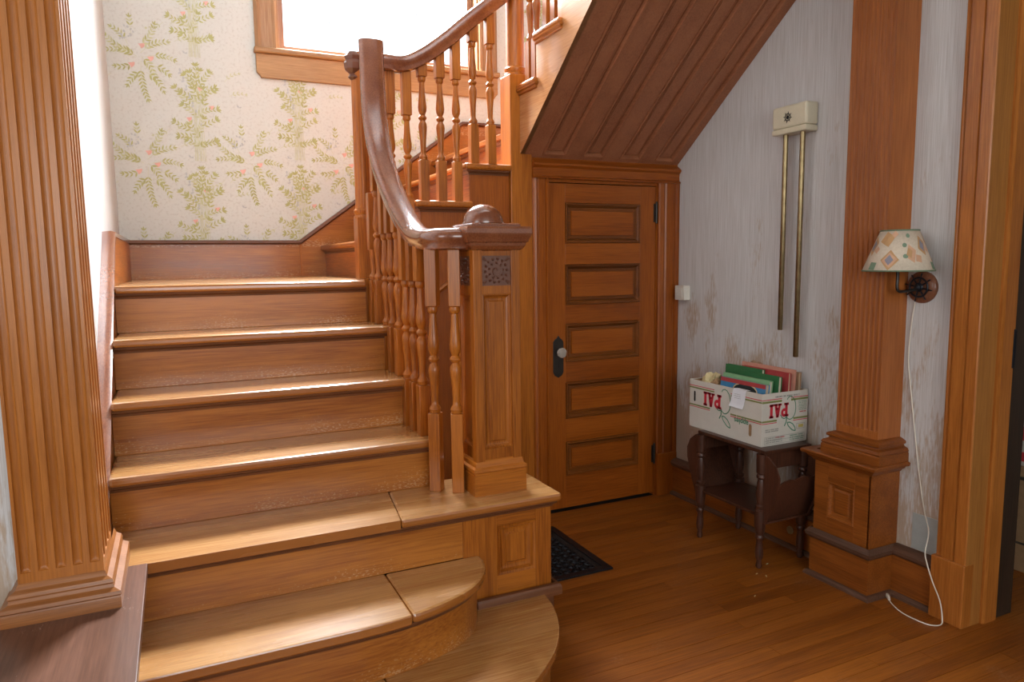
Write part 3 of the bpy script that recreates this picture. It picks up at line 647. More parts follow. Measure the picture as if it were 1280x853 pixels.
# ------------------------------------------------------------------ left plinth and pilaster
pb = thing('panelled_plinth', 'low plinth with a dull scratched dark brown top, left of the bottom steps', 'plinth', (-.5, 1.5, 0))
MB().prism([(-1.0, 1.0), (-.150, 1.0), (-.150, 2.112), (-.369, 2.112), (-.369, 1.968), (-1.0, 1.968)], 0, .52).build('plinth_body', oak[1], pb)
MB().prism([(-1.02, .98), (-.116, .98), (-.116, 2.112), (-.369, 2.112), (-.369, 1.968), (-1.02, 1.968)], .52, .5455).build('plinth_top', plinth_wood, pb, bevel=.002)
def fluted(u0, u1, z0, z1, n, fwid, depth, zs, steps=9, margin=None):
    """front face of a shaft in local (u, depth, z): flutes with rounded lower stops"""
    pitch = (u1-u0)/n if margin is None else (u1-u0-2*margin)/n; st0 = u0+(margin or 0)
    us_ = [u0]; 
    for k in range(n):
        c = st0+pitch*(k+.5); us_ += [c+fwid/2*math.sin(math.pi/2*t) for t in [-1+2*i/steps for i in range(steps+1)]]
    us_.append(u1); zz = [z0]+[zs+fwid/2*t for t in (0, .15, .4, .7, 1)]+[z1]
    vs = []
    for z_ in zz:
        for i, u_ in enumerate(us_):
            d = 0
            if 0 < i < len(us_)-1:
                k = (i-1)//(steps+1); c = st0+pitch*(k+.5); q = (u_-c)/(fwid/2)
                w_ = 0 if z_ < zs+1e-6 and z_ <= zs else (1 if z_ >= zs+fwid/2-1e-6 else math.sqrt(max(0, 1-(1-(z_-zs)/(fwid/2))**2)))
                d = depth*math.sqrt(max(0, 1-q*q))*w_
            vs.append((u_, d, z_))
    m_ = len(us_); fs = [(j*m_+i, j*m_+i+1, (j+1)*m_+i+1, (j+1)*m_+i) for j in range(len(zz)-1) for i in range(m_-1)]
    return vs, fs
def pilaster_shaft(x0, x1, y0, y1, z0, z1, nf, fwid, ns, fws, depth, zs, front):
    """front: '-y' or '-x' says which face carries the main flutes"""
    mb = MB()
    if front == '-y':
        v, f = fluted(x0, x1, z0, z1, nf, fwid, depth, zs); mb.add([(a, y0+b, c) for a, b, c in v], f)
        v, f = fluted(y0, y1, z0, z1, ns, fws, depth*.7, zs); mb.add([(x1-b, a, c) for a, b, c in v], f)
        mb.add([(x0, y0, z0), (x0, y1, z0), (x0, y1, z1), (x0, y0, z1)], [(0, 1, 2, 3)])
    else:
        v, f = fluted(y0, y1, z0, z1, nf, fwid, depth, zs); mb.add([(x0+b, a, c) for a, b, c in v], f)
        mb.add([(x0, y0, z0), (x1, y0, z0), (x1, y0, z1), (x0, y0, z1)], [(0, 1, 2, 3)])
        mb.add([(x0, y1, z0), (x1, y1, z0), (x1, y1, z1), (x0, y1, z1)], [(0, 1, 2, 3)])
    return mb
lp = thing('fluted_pilaster', 'fluted wooden pilaster at the left edge, standing on the scratched plinth top', 'pilaster', (-.28, 2.0, .5455))
pilaster_shaft(-.368, -.196, 1.89, 2.108, .5455, 2.75, 5, .021, 4, .030, .009, .655, '-y').build('shaft', fir_pil, lp)
def base_path(x0, x1, y0, y1, z): return [(x0, y1, z), (x0, y0, z), (x1, y0, z), (x1, y1, z)]
bp = [(0, 0), (.034, 0), (.034, .026), (.032, .030), (.036, .034), (.034, .042), (.020, .048), (.018, .056), (.020, .060), (.017, .068), (.006, .074), (.002, .084), (0, .086)]
MB().sweep([(-.368, 1.968, .5455), (-.368, 1.89, .5455), (-.196, 1.89, .5455), (-.196, 2.19, .5455)], bp).build('base_moulding', wood('pilaster_base_fir', (.22, .075, .02), (.36, .135, .036), 0), lp, smooth=30)
# ------------------------------------------------------------------ right pilaster on its pedestal
rp = thing('fluted_pilaster', 'fluted wooden pilaster on a panelled pedestal, beside the shaded wall lamp', 'pilaster', (2.48, 1.93, 0))
pilaster_shaft(2.43, XR, 1.837, 2.03, .64, 2.75, 9, .0165, 0, 0, .0085, .672, '-x').build('shaft', fir_pil_d, rp)
MB().sweep([(XR, 1.837, .55), (2.43, 1.837, .55), (2.43, 2.03, .55), (XR, 2.03, .55)][::-1], [(0, 0), (.040, 0), (.040, .034), (.037, .038), (.040, .044), (.034, .054), (.020, .060), (.017, .066), (.026, .070), (.026, .080), (.020, .084), (.006, .090), (0, .092)]).build('base_moulding', fir_base, rp, smooth=30)
pd = MB().box(2.412, XR, 1.835+.006, 2.102-.0, .19, .52).build('pedestal', fir_base, rp)
for a in ((1.835, 1.905, .19, .52), (2.035, 2.102, .19, .52), (1.905, 2.035, .19, .275), (1.905, 2.035, .428, .52)):
    bx('pedestal_frame', fir_base, rp, 2.400, 2.414, a[0], a[1], a[2], a[3], bevel=.001)
bx('pedestal_frame', fir_base, rp, 2.400, XR, 1.830, 1.842, .19, .52, bevel=.001)
MB().nest((2.400, 0, 0), (0, 1, 0), (0, 0, 1), (-1, 0, 0), (1.905, 2.035), (.275, .428), [(0, 0), (.003, .004), (.010, .002), (.016, -.008), (.026, -.010), (.033, -.005)]).build('pedestal_panel', fir_base, rp)
MB().sweep([(XR, 1.832, .505), (2.400, 1.832, .505), (2.400, 2.102, .505), (XR, 2.102, .505)][::-1], [(0, 0), (.006, 0), (.010, .008), (.022, .016), (.026, .024), (.042, .030), (.044, .040), (.040, .045), (0, .046)]).build('pedestal_cap', fir_base, rp, smooth=30)
base_dark = wood('baseboard_cap_dark', (.075, .035, .020), (.13, .062, .036), 1, rough=.5, coat=.05)
MB().box(2.394, XR, 1.826, 2.11, .0, .19).build('pedestal_plinth', fir_base, rp)
MB().sweep([(XR, 1.826, .165), (2.394, 1.826, .165), (2.394, 2.11, .165), (XR, 2.11, .165)][::-1], [(0, 0), (.004, 0), (.008, .006), (.014, .012), (.016, .026), (.008, .036), (.004, .042), (0, .044)]).build('plinth_cap', base_dark, rp, smooth=30)
MB().sweep([(XR, 1.826, .0), (2.394, 1.826, .0), (2.394, 2.11, .0), (XR, 2.11, .0)][::-1], [(0, 0), (.018, 0), (.017, .010), (.010, .018), (0, .020)]).build('shoe_moulding', base_dark, rp, smooth=30)
# baseboards
for nm_, y0, y1 in (('baseboard_right', 2.11, YD-.026), ('baseboard_lamp', 1.648, 1.826)):
    b = struct(nm_); bx('board', fir_base, b, XR-.03, XR, y0, y1, 0, .19)
    MB().sweep([(XR-.03, y1, .165), (XR-.03, y0, .165)], [(a, c) for a, c in ((0, 0), (.006, .004), (.014, .012), (.016, .026), (.008, .036), (-.01, .044), (-.03, .044), (-.03, 0))], ).build('cap_moulding', base_dark, b, smooth=30)
    MB().sweep([(XR-.03, y1, 0), (XR-.03, y0, 0)], [(a, c) for a, c in ((0, 0), (.018, 0), (.017, .010), (.010, .018), (0, .020))]).build('shoe_moulding', base_dark, b, smooth=30)
# doorway casing and jamb on the right
dc = struct('trim_1')
cas = wood('casing_fir', (.29, .085, .012), (.48, .165, .030), 2, rough=.33, coat=.2)
cas2 = wood('jamb_fir', (.30, .11, .022), (.44, .18, .04), 2, rough=.4, coat=.1)
pp = [(XR, 1.645), (2.530, 1.645), (2.522, 1.640), (2.520, 1.632), (2.526, 1.627), (2.526, 1.620), (2.514, 1.615), (2.512, 1.575), (2.518, 1.572), (2.518, 1.566), (2.509, 1.562), (2.509, 1.528), (2.512, 1.525), (XR, 1.525)]
MB().prism(pp, .24, 2.45).build('casing', cas, dc)
bx('casing_block', cas, dc, 2.503, XR, 1.522, 1.648, 0, .24, bevel=.004)
bx('jamb', cas2, dc, 2.512, 2.612, 1.523, 1.53, 0, 2.45, bevel=.001)
MB().prism([(2.612, 1.532), (2.612, 1.515), (2.624, 1.510), (2.690, 1.510), (2.698, 1.516), (2.698, 1.532)], 0, 2.45).build('door_stop', cas, dc)
bx('jamb', wood('dark_jamb', (.022, .014, .009), (.05, .028, .016), 2, rough=.5), dc, 2.698, 2.797, 1.518, 1.53, 0, 2.45, bevel=.001)
bx('strike_plate', black_iron, dc, 2.682, 2.697, 1.507, 1.511, .95, 1.09)
bx('casing', cas, dc, 2.512, XR, .35, 1.645, 2.45, 2.6)

# ------------------------------------------------------------------ closet door
wd = struct('wall_door')
MB().box(1.645, 1.735, YD, YD+.06, 0, 1.875).build('wall_section', oak_door, wd)
MB().box(2.418, XR, YD, YD+.06, 0, 1.875).build('wall_section', oak_door, wd)
MB().box(1.735, 2.418, YD+.0, YD+.06, 1.75, 1.875).build('wall_section', oak_door, wd)
MB().box(1.645, XR, YD+.05, YD+.09, 0, 1.87).build('wall_section', grout_dark, wd)
door_mould = wood('door_mould', (.12, .034, .006), (.22, .066, .010), 0)
dr = struct('door_1', (2.07, YD, 0))
dx0, dx1, dz0, dz1 = 1.740, 2.414, .018, 1.746; yf = YD+.0; yk = YD+.03
sx0, sx1 = 1.842, 2.312
bx('stile', oak_door, dr, dx0, sx0, yf, yk, dz0, dz1, bevel=.001); bx('stile', oak_door, dr, sx1, dx1, yf, yk, dz0, dz1, bevel=.001)
pz = [(1.440, 1.648), (1.118, 1.330), (.815, 1.018), (.508, .706), (.196, .382)]
zz = [dz1]+[q for a, b in pz for q in (b, a)]+[dz0]
for i in range(0, len(zz), 2): bx('rail', oak_doorx, dr, sx0, sx1, yf, yk, zz[i+1], zz[i], bevel=.001)
for a, b in pz:
    p = MB().nest((0, yf, 0), (1, 0, 0), (0, 0, 1), (0, -1, 0), (sx0, sx1), (a, b), [(0, 0), (.001, -.003), (.003, .005), (.009, .005), (.012, -.002), (.015, -.003), (.021, -.013), (.023, -.016), (.024, -.013), (.034, -.0125)]).build('panel_moulding', door_mould, dr)
    MB().nest((0, yf, 0), (1, 0, 0), (0, 0, 1), (0, -1, 0), (sx0+.034, sx1-.034), (a+.034, b-.034), [(0, -.0115), (.002, -.0135), (.005, -.0135), (.008, -.006)]).build('panel', oak_doorx, dr)
# knob and plate
kp = MB().prism([(1.766, .765), (1.775, .748), (1.797, .735), (1.818, .748), (1.827, .765), (1.827, .925), (1.818, .938), (1.808, .944), (1.797, .960), (1.786, .944), (1.775, .938), (1.766, .925)], yf-.004, yf, 1).build('knob_plate', bronze, dr, bevel=.001)
MB().lathe([(.008, 0), (.008, .02), (.010, .022)], 1.797, .872, yf-.026, 14, axis=1).build('knob_stem', bronze, kp, smooth=40)
MB().lathe([(.010, 0), (.020, .003), (.027, .010), (.027, .020), (.018, .028), (.009, .030)], 1.797, .872, yf-.056, 12, axis=1).build('glass_knob', knobg, kp)
MB().prism([(1.794, .79), (1.800, .79), (1.799, .80), (1.801, .806), (1.797, .811), (1.793, .806), (1.795, .80)], yf-.0055, yf-.003, 1).build('keyhole', grout_dark, kp)
for hz in (1.605, .245):
    hg = MB(); hg.lathe([(.004, -.058), (.006, -.056), (.006, -.05), (.0055, -.02), (.006, -.02), (.006, .02), (.0055, .02), (.006, .05), (.006, .056), (.003, .062)], 2.416, yf-.006, hz, 12)
    hg.box(2.400, 2.414, yf-.002, yf+.001, hz-.05, hz+.05); hg.build('hinge', bronze, dr, smooth=40)
# casing of the door
dt = struct('trim_2')
def vcas(x0, x1):
    w_ = x1-x0; return [(x0, YD+.001), (x0, YD-.014), (x0+.008, YD-.02), (x0+.2*w_, YD-.024), (x0+.24*w_, YD-.017), (x0+.30*w_, YD-.017), (x0+.36*w_, YD-.022), (x0+.72*w_, YD-.022), (x0+.76*w_, YD-.016), (x0+.84*w_, YD-.016), (x0+.88*w_, YD-.025), (x1, YD-.025), (x1, YD+.001)]
MB().prism(vcas(1.646, 1.733)[::1], .0, 1.765).build('casing', oak_door, dt)
MB().prism(vcas(2.424, XR-.002), .245, 1.765).build('casing', oak_door, dt)
bx('casing_block', oak_door, dt, 2.424, XR-.002, YD-.03, YD, 0, .245, bevel=.003)
MB().sweep([(1.646, YD, 1.765), (XR-.002, YD, 1.765)], [(0, 0), (.030, 0), (.032, .008), (.022, .014), (.020, .030), (.022, .052), (.036, .064), (.036, .074), (0, .10)]).build('head_casing', oak_doorx, dt, smooth=30)

# ------------------------------------------------------------------ floor register
fr = thing('floor_register', 'black cast iron floor register with scrollwork, set in the floor before the closet door', 'register', (1.4, 2.8, 0))
ra = (1.17, 1.663, 2.52, 3.07)
rb = MB().box(ra[0], ra[1], ra[2], ra[3], .0006, .0024).build('backing', grout_dark, fr)
b4 = MB(); e = .035
for a in ((ra[0], ra[1], ra[2], ra[2]+e), (ra[0], ra[1], ra[3]-e, ra[3]), (ra[0], ra[0]+e, ra[2]+e, ra[3]-e), (ra[1]-e, ra[1], ra[2]+e, ra[3]-e)): b4.box(a[0], a[1], a[2], a[3], .0006, .008)
b4.build('frame', black_iron, fr, bevel=.001)
sg = MB(); px = .040
for i in range(11):
    for j in range(12):
        cx, cy = ra[0]+e+.018+i*px, ra[2]+e+.02+j*px
        if cx > ra[1]-e-.01 or cy > ra[3]-e-.01: continue
        pts = [(cx+.017*math.cos(a), cy+.017*math.sin(a), .0055) for a in [R(30*k) for k in range(13)]]; sg.tube(pts, .0024, 4)
        s_ = 1 if (i+j) % 2 else -1
        sg.tube([(cx+(.003+.0016*k)*math.cos(s_*k*.9), cy+(.003+.0016*k)*math.sin(s_*k*.9), .0055) for k in range(8)], .002, 4)
sg.build('scrollwork', black_iron, fr, kind='stuff')

# ------------------------------------------------------------------ side table with magazine pockets
tb = thing('magazine_table', 'small dark turned-leg side table with magazine pockets, under the apple box', 'side table', (2.37, 2.44, 0))
MB().box(2.238, 2.512, 2.222, 2.660, .512, .528).build('top', table_wood, tb, bevel=.004)
legp = [(.009, 0), (.012, .01), (.010, .022), (.009, .035), (.014, .05), (.015, .07), (.013, .10), (.011, .125), (.016, .135), (.016, .145), (.012, .152), (.016, .160), (.019, .185), (.020, .205), (.0205, .215), (.0205, .262), (.014, .268), (.018, .276), (.018, .284), (.013, .290), (.016, .31), (.0175, .34), (.014, .385), (.011, .40), (.017, .408), (.017, .416), (.013, .424), (.018, .43), (.0185, .47), (.0185, .512)]
lo = None
for x, y in ((2.24, 2.245), (2.24, 2.635), (2.485, 2.245), (2.485, 2.635)):
    l_ = MB().lathe([(r_*1.2, h_) for r_, h_ in legp], x, y, 0, 14).build('leg', table_wood, tb, smooth=40)
MB().box(2.232, 2.493, 2.25, 2.63, .232, .246).build('shelf', table_wood, tb, bevel=.002)
MB().box(2.235, 2.49, 2.237, 2.247, .44, .512).build('apron', table_wood, tb); MB().box(2.235, 2.49, 2.633, 2.643, .44, .512).build('apron', table_wood, tb)
for s_, yb_ in ((-1, 2.235), (1, 2.645)):
    # slanted outer panel with wavy top
    wav = [(2.245, 0), (2.50, 0), (2.50, .185), (2.48, .200), (2.45, .205), (2.42, .198), (2.375, .212), (2.33, .198), (2.30, .205), (2.27, .200), (2.245, .180)]
    mb = MB(); n_ = len(wav); vs = []
    for d in (0, .009): vs += [(a, yb_+s_*(.006+h_*.42+d), .215+h_) for a, h_ in wav]
    mb.add(vs, [tuple(range(n_)), tuple(range(n_, 2*n_))]+[(i, (i+1) % n_, n_+(i+1) % n_, n_+i) for i in range(n_)]); mb.build('pocket_front', table_wood, tb)
    for xx in (2.238, 2.494):
        pts = [(yb_, .205), (yb_+s_*.02, .205), (yb_+s_*.055, .28), (yb_+s_*.09, .38), (yb_+s_*.092, .43), (yb_+s_*.07, .475), (yb_+s_*.03, .505), (yb_, .51)]
        MB().prism(pts, xx, xx+.009, 0).build('pocket_end', table_wood, tb)
    MB().box(2.247, 2.494, min(yb_, yb_+s_*.022), max(yb_, yb_+s_*.022), .206, .216).build('pocket_floor', table_wood, tb)

# ------------------------------------------------------------------ lettering helpers (flat print laid just off a face)
def text_mesh(s_, size, bold=0):
    c = bpy.data.curves.new('t', 'FONT'); c.body = s_; c.size = size; c.offset = bold; c.align_x = 'CENTER'; c.align_y = 'CENTER'
    o = bpy.data.objects.new('t', c); COL.objects.link(o); dg = bpy.context.evaluated_depsgraph_get(); dg.update()
    me = bpy.data.meshes.new_from_object(o.evaluated_get(dg)); v = [tuple(p.co) for p in me.vertices]; f = [tuple(p.vertices) for p in me.polygons]
    bpy.data.objects.remove(o); bpy.data.meshes.remove(me); return v, f
def face_map(O, U, V, N, e=.0008):
    O, U, V, N = map(Vector, (O, U, V, N)); return lambda p, k=1: tuple(O+U*p[0]+V*p[1]+N*e*k)
def rect(mb, fm, a, b, c, d, k=1):
    if isinstance(mb, tuple): return MB().add([fm(p, k) for p in ((a, b), (c, b), (c, d), (a, d))], [(0, 1, 2, 3)]).build('stripe', mb[0], ab)
    mb.add([fm(p, k) for p in ((a, b), (c, b), (c, d), (a, d))], [(0, 1, 2, 3)])
def poly(mb, fm, pts, k=1): mb.add([fm(p, k) for p in pts], [tuple(range(len(pts)))])
def line(mb, fm, pts, w, k=1):
    for a, b in zip(pts, pts[1:]):
        a, b = Vector(a), Vector(b); d = (b-a); 
        if d.length < 1e-6: continue
        n_ = Vector((-d.y, d.x)).normalized()*w/2; poly(mb, fm, [tuple(a-n_), tuple(b-n_), tuple(b+n_), tuple(a+n_)], k)
def slab_pai(fm, x, y, h, parent, flip=-1):
    """slab-serif letters P A I, upside down when flip=-1; (x,y) centre; each letter its own part"""
    def T(p): return (x+flip*p[0]*h, y+flip*p[1]*h)
    def rc(mb, a, b, c, d): poly(mb, fm, [T((a, b)), T((c, b)), T((c, d)), T((a, d))], 2)
    P, A, I = MB(), MB(), MB()
    rc(P, -.82, -.5, -.58, .5); rc(P, -.92, -.5, -.48, -.33); rc(P, -.92, .33, -.58, .5)
    ot = [(-.60, .5)]+[(-.48+.28*math.sin(R(t)), .19+.31*math.cos(R(t))) for t in range(0, 181, 20)]+[(-.60, -.12)]
    inn = [(-.60, .30)]+[(-.48+.07*math.sin(R(t)), .19+.10*math.cos(R(t))) for t in range(0, 181, 20)]+[(-.60, .09)]
    for i in range(len(ot)-1): poly(P, fm, [T(ot[i]), T(ot[i+1]), T(inn[i+1]), T(inn[i])], 2)
    poly(A, fm, [T(p) for p in ((-.17, -.5), (.04, -.5), (.22, .5), (.02, .5))], 2); poly(A, fm, [T(p) for p in ((.20, -.5), (.45, -.5), (.26, .5), (.05, .5))], 2)
    rc(A, .0, -.22, .3, -.06); rc(A, -.24, -.5, .10, -.35); rc(A, .14, -.5, .52, -.35)
    rc(I, .60, -.5, .84, .5); rc(I, .53, -.5, .91, -.33); rc(I, .53, .33, .91, .5)
    for mb in (P, A, I): mb.build('letter', red_ink, parent)
def apple(g, fm, x, y, s_):
    def T(p): return (x+p[0]*s_, y+p[1]*s_)
    body = [T(p) for p in ((-.10, 1.05), (-.02, 1.2), (.2, 1.28), (.42, 1.2), (.6, 1.0), (.72, .7), (.75, .35), (.7, .0), (.58, -.22), (.38, -.38), (.18, -.42), (.0, -.34), (-.12, -.22))]
    line(g, fm, body, .07*s_); line(g, fm, [T(p) for p in ((-.12, -.22), (-.34, -.30), (-.56, -.22), (-.72, .02))], .07*s_)
    line(g, fm, [T(p) for p in ((-.12, -.12), (-.14, -.55), (-.32, -.85))], .09*s_)
    lf = [T(p) for p in ((-.05, -.62), (.2, -.62), (.5, -.78), (.72, -1.05), (.78, -1.3), (.5, -1.24), (.25, -1.05), (.05, -.85), (-.05, -.62))]; line(g, fm, lf, .08*s_)
def microtext(mb, fm, x0, x1, y, h, rnd):
    x = x0
    while x < x1:
        w_ = rnd.uniform(.4, .8)*h; rect(mb, fm, x, y-h/2, min(x+w_, x1), y+h/2); x += w_+h*(.3 if rnd.random() < .8 else 1.0)

# ------------------------------------------------------------------ apple box with books
B0, B1, Y0, Y1, ZB, ZT = 2.272, 2.545, 2.283, 2.765, .528, .762
ab = thing('apple_box', 'open white cardboard apple box with upside-down red PAI lettering, on the dark side table', 'box', (2.41, 2.52, ZB))
wt = .006
bx('side', card_white, ab, B0, B0+wt, Y0, Y1, ZB, ZT, bevel=.001); bx('side', card_white, ab, B1-wt, B1, Y0, Y1, ZB, ZT, bevel=.001)
bx('end', card_white, ab, B0+wt, B1-wt, Y0, Y0+wt, ZB, ZT, bevel=.001); bx('end', card_white, ab, B0+wt, B1-wt, Y1-wt, Y1, ZB, ZT, bevel=.001)
bx('bottom', card_brown, ab, B0+wt, B1-wt, Y0+wt, Y1-wt, ZB, ZB+.005)
bx('lining', card_brown, ab, B0+wt, B1-wt, Y1-wt-.002, Y1-wt, ZB+.005, ZT-.002); bx('lining', card_brown, ab, B1-wt-.002, B1-wt, Y0+wt, Y1-wt-.002, ZB+.005, ZT-.002)
Lf, Hf = Y1-Y0, ZT-ZB
fmL = face_map((B0, Y1, ZB), (0, -1, 0), (0, 0, 1), (-1, 0, 0))     # x from the far end, y up
fmE = face_map((B0, Y0, ZB), (1, 0, 0), (0, 0, 1), (0, -1, 0))
We = B1-B0
red, ol, gr, gy, ye_, cr = MB(), MB(), MB(), MB(), MB(), MB()
rnd = random.Random(11)
# long side
Hh = Hf
for a, b in ((0, .37), (.60, 1.0)):
    rect((red_ink,), fmL, a*Lf, Hh*.875, b*Lf, Hh*.89); rect((olive_ink,), fmL, a*Lf, Hh*.825, b*Lf, Hh*.855)
for a, b in ((0, .31), (.60, .68), (.685, 1.0)):
    rect((olive_ink,), fmL, a*Lf, Hh*.46, b*Lf, Hh*.49); rect((red_ink,), fmL, a*Lf, Hh*.43, b*Lf, Hh*.445)
slab_pai(fmL, .345*Lf, Hh*.66, .068, ab); apple(gr, fmL, .49*Lf, Hh*.57, .068)
v, f = text_mesh('apples', .036, .0008); gr.add([fmL((.745*Lf-a, Hh*.385-b), 2) for a, b, c in v], f)
# end
for a, b in ((0, .42), (.62, 1.0)): rect((red_ink,), fmE, a*We, Hh*.875, b*We, Hh*.89); rect((olive_ink,), fmE, a*We, Hh*.82, b*We, Hh*.86)
for a, b in ((0, .32), (.68, 1.0)): rect((olive_ink,), fmE, a*We, Hh*.455, b*We, Hh*.49); rect((red_ink,), fmE, a*We, Hh*.425, b*We, Hh*.44)
slab_pai(fmE, .36*We, Hh*.66, .062, ab); apple(gr, fmE, .56*We, Hh*.57, .062)
microtext(gy, fmE, .28*We, .80*We, Hh*.925, .007, rnd)
for k in range(6): microtext(gr, fmE, (.78+.01*(k % 3))*We, .97*We, Hh*(.79-.032*k), .0035, rnd)
microtext(red, fmE, .82*We, .96*We, Hh*.585, .005, rnd)
microtext(gy, fmE, .08*We, .36*We, Hh*.31, .005, rnd); microtext(gy, fmE, .08*We, .36*We, Hh*.275, .005, rnd)
line(gy, fmE, [(.76*We, Hh*.26), (.94*We, Hh*.26), (.94*We, Hh*.36), (.76*We, Hh*.36), (.76*We, Hh*.26)], .0012); rect(ye_, fmE, .80*We, Hh*.28, .91*We, Hh*.34)
line(gy, fmE, [(.07*We, Hh*.03), (.94*We, Hh*.03), (.94*We, Hh*.17), (.07*We, Hh*.17), (.07*We, Hh*.03)], .0012); line(gy, fmE, [(.07*We, Hh*.10), (.94*We, Hh*.10)], .001)
for k in range(3): microtext(gy, fmE, .10*We, .45*We, Hh*(.145-.04*k), .0045, rnd); microtext(gr, fmE, .62*We, .92*We, Hh*(.145-.04*k), .0045, rnd)
microtext(red, fmE, .3*We, .5*We, Hh*.145, .005, rnd)
for mb, nme, mt in ((red, 'red_print', red_ink), (gr, 'apple_print', green_ink), (gy, 'small_print', grey_ink), (ye_, 'yellow_stamp', yellow_ink)): mb.build(nme, mt, ab, kind='stuff')
def slot(fm, x, y, w_, h_):
    mb = MB(); pts = [(x+w_/2*math.cos(R(a)), y+h_/2-w_/2+w_/2*math.sin(R(a))) for a in range(0, 181, 30)]+[(x+w_/2*math.cos(R(a)), y-h_/2+w_/2+w_/2*math.sin(R(a))) for a in range(180, 361, 30)]
    poly(mb, fm, pts, 3); mb.build('hand_slot', card_brown if y < Hf*.4 else grout_dark, ab)
slot(fmL, .085*Lf, Hh*.66, .012, .052); slot(fmL, .865*Lf, Hh*.27, .018, .056)
# paper slip hanging over the rim
nt = MB(); pts = [(.0, .012), (.03, .014), (.06, .010), (.085, .004), (.094, -.002)]
yn0, yn1 = 2.375, 2.455
vs = []
for t, (d, off) in enumerate(((0, .0015), (.012, .003), (.04, .003), (.07, .006), (.088, .010))):
    vs += [(B0-off, yn0+.004*t, ZT+.003-d), (B0-off, yn1+.006*t, ZT+.003-d*.97)]
nt.add(vs, [(2*i, 2*i+1, 2*i+3, 2*i+2) for i in range(4)]); nt.add([(B0-.0015, yn0, ZT+.003), (B0-.0015, yn1, ZT+.003), (B0+.02, yn1, ZT+.0015), (B0+.02, yn0, ZT+.0015)], [(0, 1, 2, 3)])
n0 = nt.build('paper_note', paper, None); sm = n0.modifiers.new('thickness', 'SOLIDIFY'); sm.thickness = .0006
tag(n0, 'small white paper note hanging over the rim of the apple box', 'note')
nl = MB(); fmN = face_map((B0-.004, yn1+.015, ZT-.01), (0, -1, 0), (0, 0, 1), (-1, 0, 0), .0006)
for k in range(3): microtext(nl, fmN, .02, .06, -.012-.009*k, .002, rnd)
nl.build('handwriting', grey_ink, n0, kind='stuff')
# books and papers standing in the box
def book(nm_, lab, cat, x, y0, y1, zt, th, cover, page, lean=0, spine=None, up=.20, tilt=0):
    t = thing(nm_, lab, cat, (x, (y0+y1)/2, zt-up), 'books and papers in the apple box')
    w_ = (y1-y0)
    M_ = Matrix.Translation((x, (y0+y1)/2, zt-up)) @ Matrix.Rotation(lean, 4, 'Y') @ Matrix.Rotation(tilt, 4, 'X')
    MB().box(-th/2, -th/2+.0025, -w_/2, w_/2, 0, up).xf(M_).build('front_cover', cover, t)
    MB().box(th/2-.0025, th/2, -w_/2, w_/2, 0, up).xf(M_).build('back_cover', cover, t)
    MB().box(-th/2+.0025, th/2-.0025, -w_/2+.004, w_/2-.003, .004, up-.003).xf(M_).build('pages', page, t)
    if spine: MB().box(-th/2, th/2, -w_/2, w_/2, up, up+.002).xf(M_).build('spine', spine, t)
    return t, M_
page_m = cmat('old_pages', (.55, .42, .28)); page_w = cmat('pale_pages', (.6, .55, .42))
t, M_ = book('picture_book', 'blue picture book with mint green spine and red edge, nearest the long lettered side', 'book', 2.315, 2.315, 2.60, .795, .024, bk_blue, page_m, .10, bk_mint)
mb = MB(); fmB = lambda p, k=1: tuple(M_ @ Vector((-.0127, p[0], p[1])))
line(mb, fmB, [(-.02+.075*math.cos(R(a)), .155+.032*math.sin(R(a))) for a in range(0, 361, 20)], .006); mb.build('cover_emblem', bk_cream, t)
mb = MB(); poly(mb, lambda p, k=1: tuple(M_ @ Vector((-.0125, p[0], p[1]))), [(-.02+.072*math.cos(R(a)), .155+.030*math.sin(R(a))) for a in range(0, 360, 20)]); mb.build('cover_picture', bk_black, t)
MB().box(-.0132, -.0118, -.142, .142, .180, .199).xf(M_).build('cover_band', bk_red, t)
book('mint_book', 'thin mint green book lying behind the blue picture book', 'book', 2.345, 2.325, 2.62, .806, .022, bk_mint, page_w, .10, bk_mint)
book('record_album', 'wide dark green album at the middle of the box', 'book', 2.392, 2.31, 2.548, .825, .02, bk_green, page_w, .06)
book('record_album', 'dark green album next to the middle, farther from the lettered end', 'book', 2.421, 2.44, 2.68, .838, .018, bk_green, page_w, .05)
book('red_book', 'red book with dark red cover, behind the green albums', 'book', 2.450, 2.31, 2.60, .838, .016, bk_red, page_m, .05)
book('pink_folder', 'thin salmon pink folder, hindmost but one in the apple box', 'folder', 2.475, 2.30, 2.63, .852, .008, bk_pink, page_m, .04)
book('tan_book', 'tan worn book against the wall side of the apple box', 'book', 2.505, 2.30, 2.50, .838, .016, bk_tan, page_m, .03)
cp = thing('crumpled_paper', 'crumpled brown paper poking up at the back of the apple box', 'paper', (2.50, 2.56, .80), 'books and papers in the apple box')
def crumple(cx, cy, cz, rx, ry, rz_, seed, mat, parent, name='sheet'):
    bm = bmesh.new(); bmesh.ops.create_icosphere(bm, subdivisions=3, radius=1); q = random.Random(seed)
    for v_ in bm.verts: s_ = 1+q.uniform(-.22, .22); v_.co = Vector((cx+v_.co.x*rx*s_, cy+v_.co.y*ry*s_, cz+v_.co.z*rz_*s_))
    mb = MB(); mb.v = [tuple(v_.co) for v_ in bm.verts]; mb.f = [tuple(x.index for x in f_.verts) for f_ in bm.faces]; bm.free(); return mb.build(name, mat, parent)
crumple(2.515, 2.57, .815, .018, .055, .04, 2, bk_tan, cp)
cp2 = thing('paper_bag', 'creased cream yellow paper bag at the far end of the apple box', 'paper bag', (2.34, 2.68, .76), 'books and papers in the apple box')
crumple(2.36, 2.70, .748, .05, .042, .045, 5, bk_cream, cp2)
crumple(2.34, 2.645, .735, .04, .022, .04, 6, card_brown, cp2, 'torn_flap')

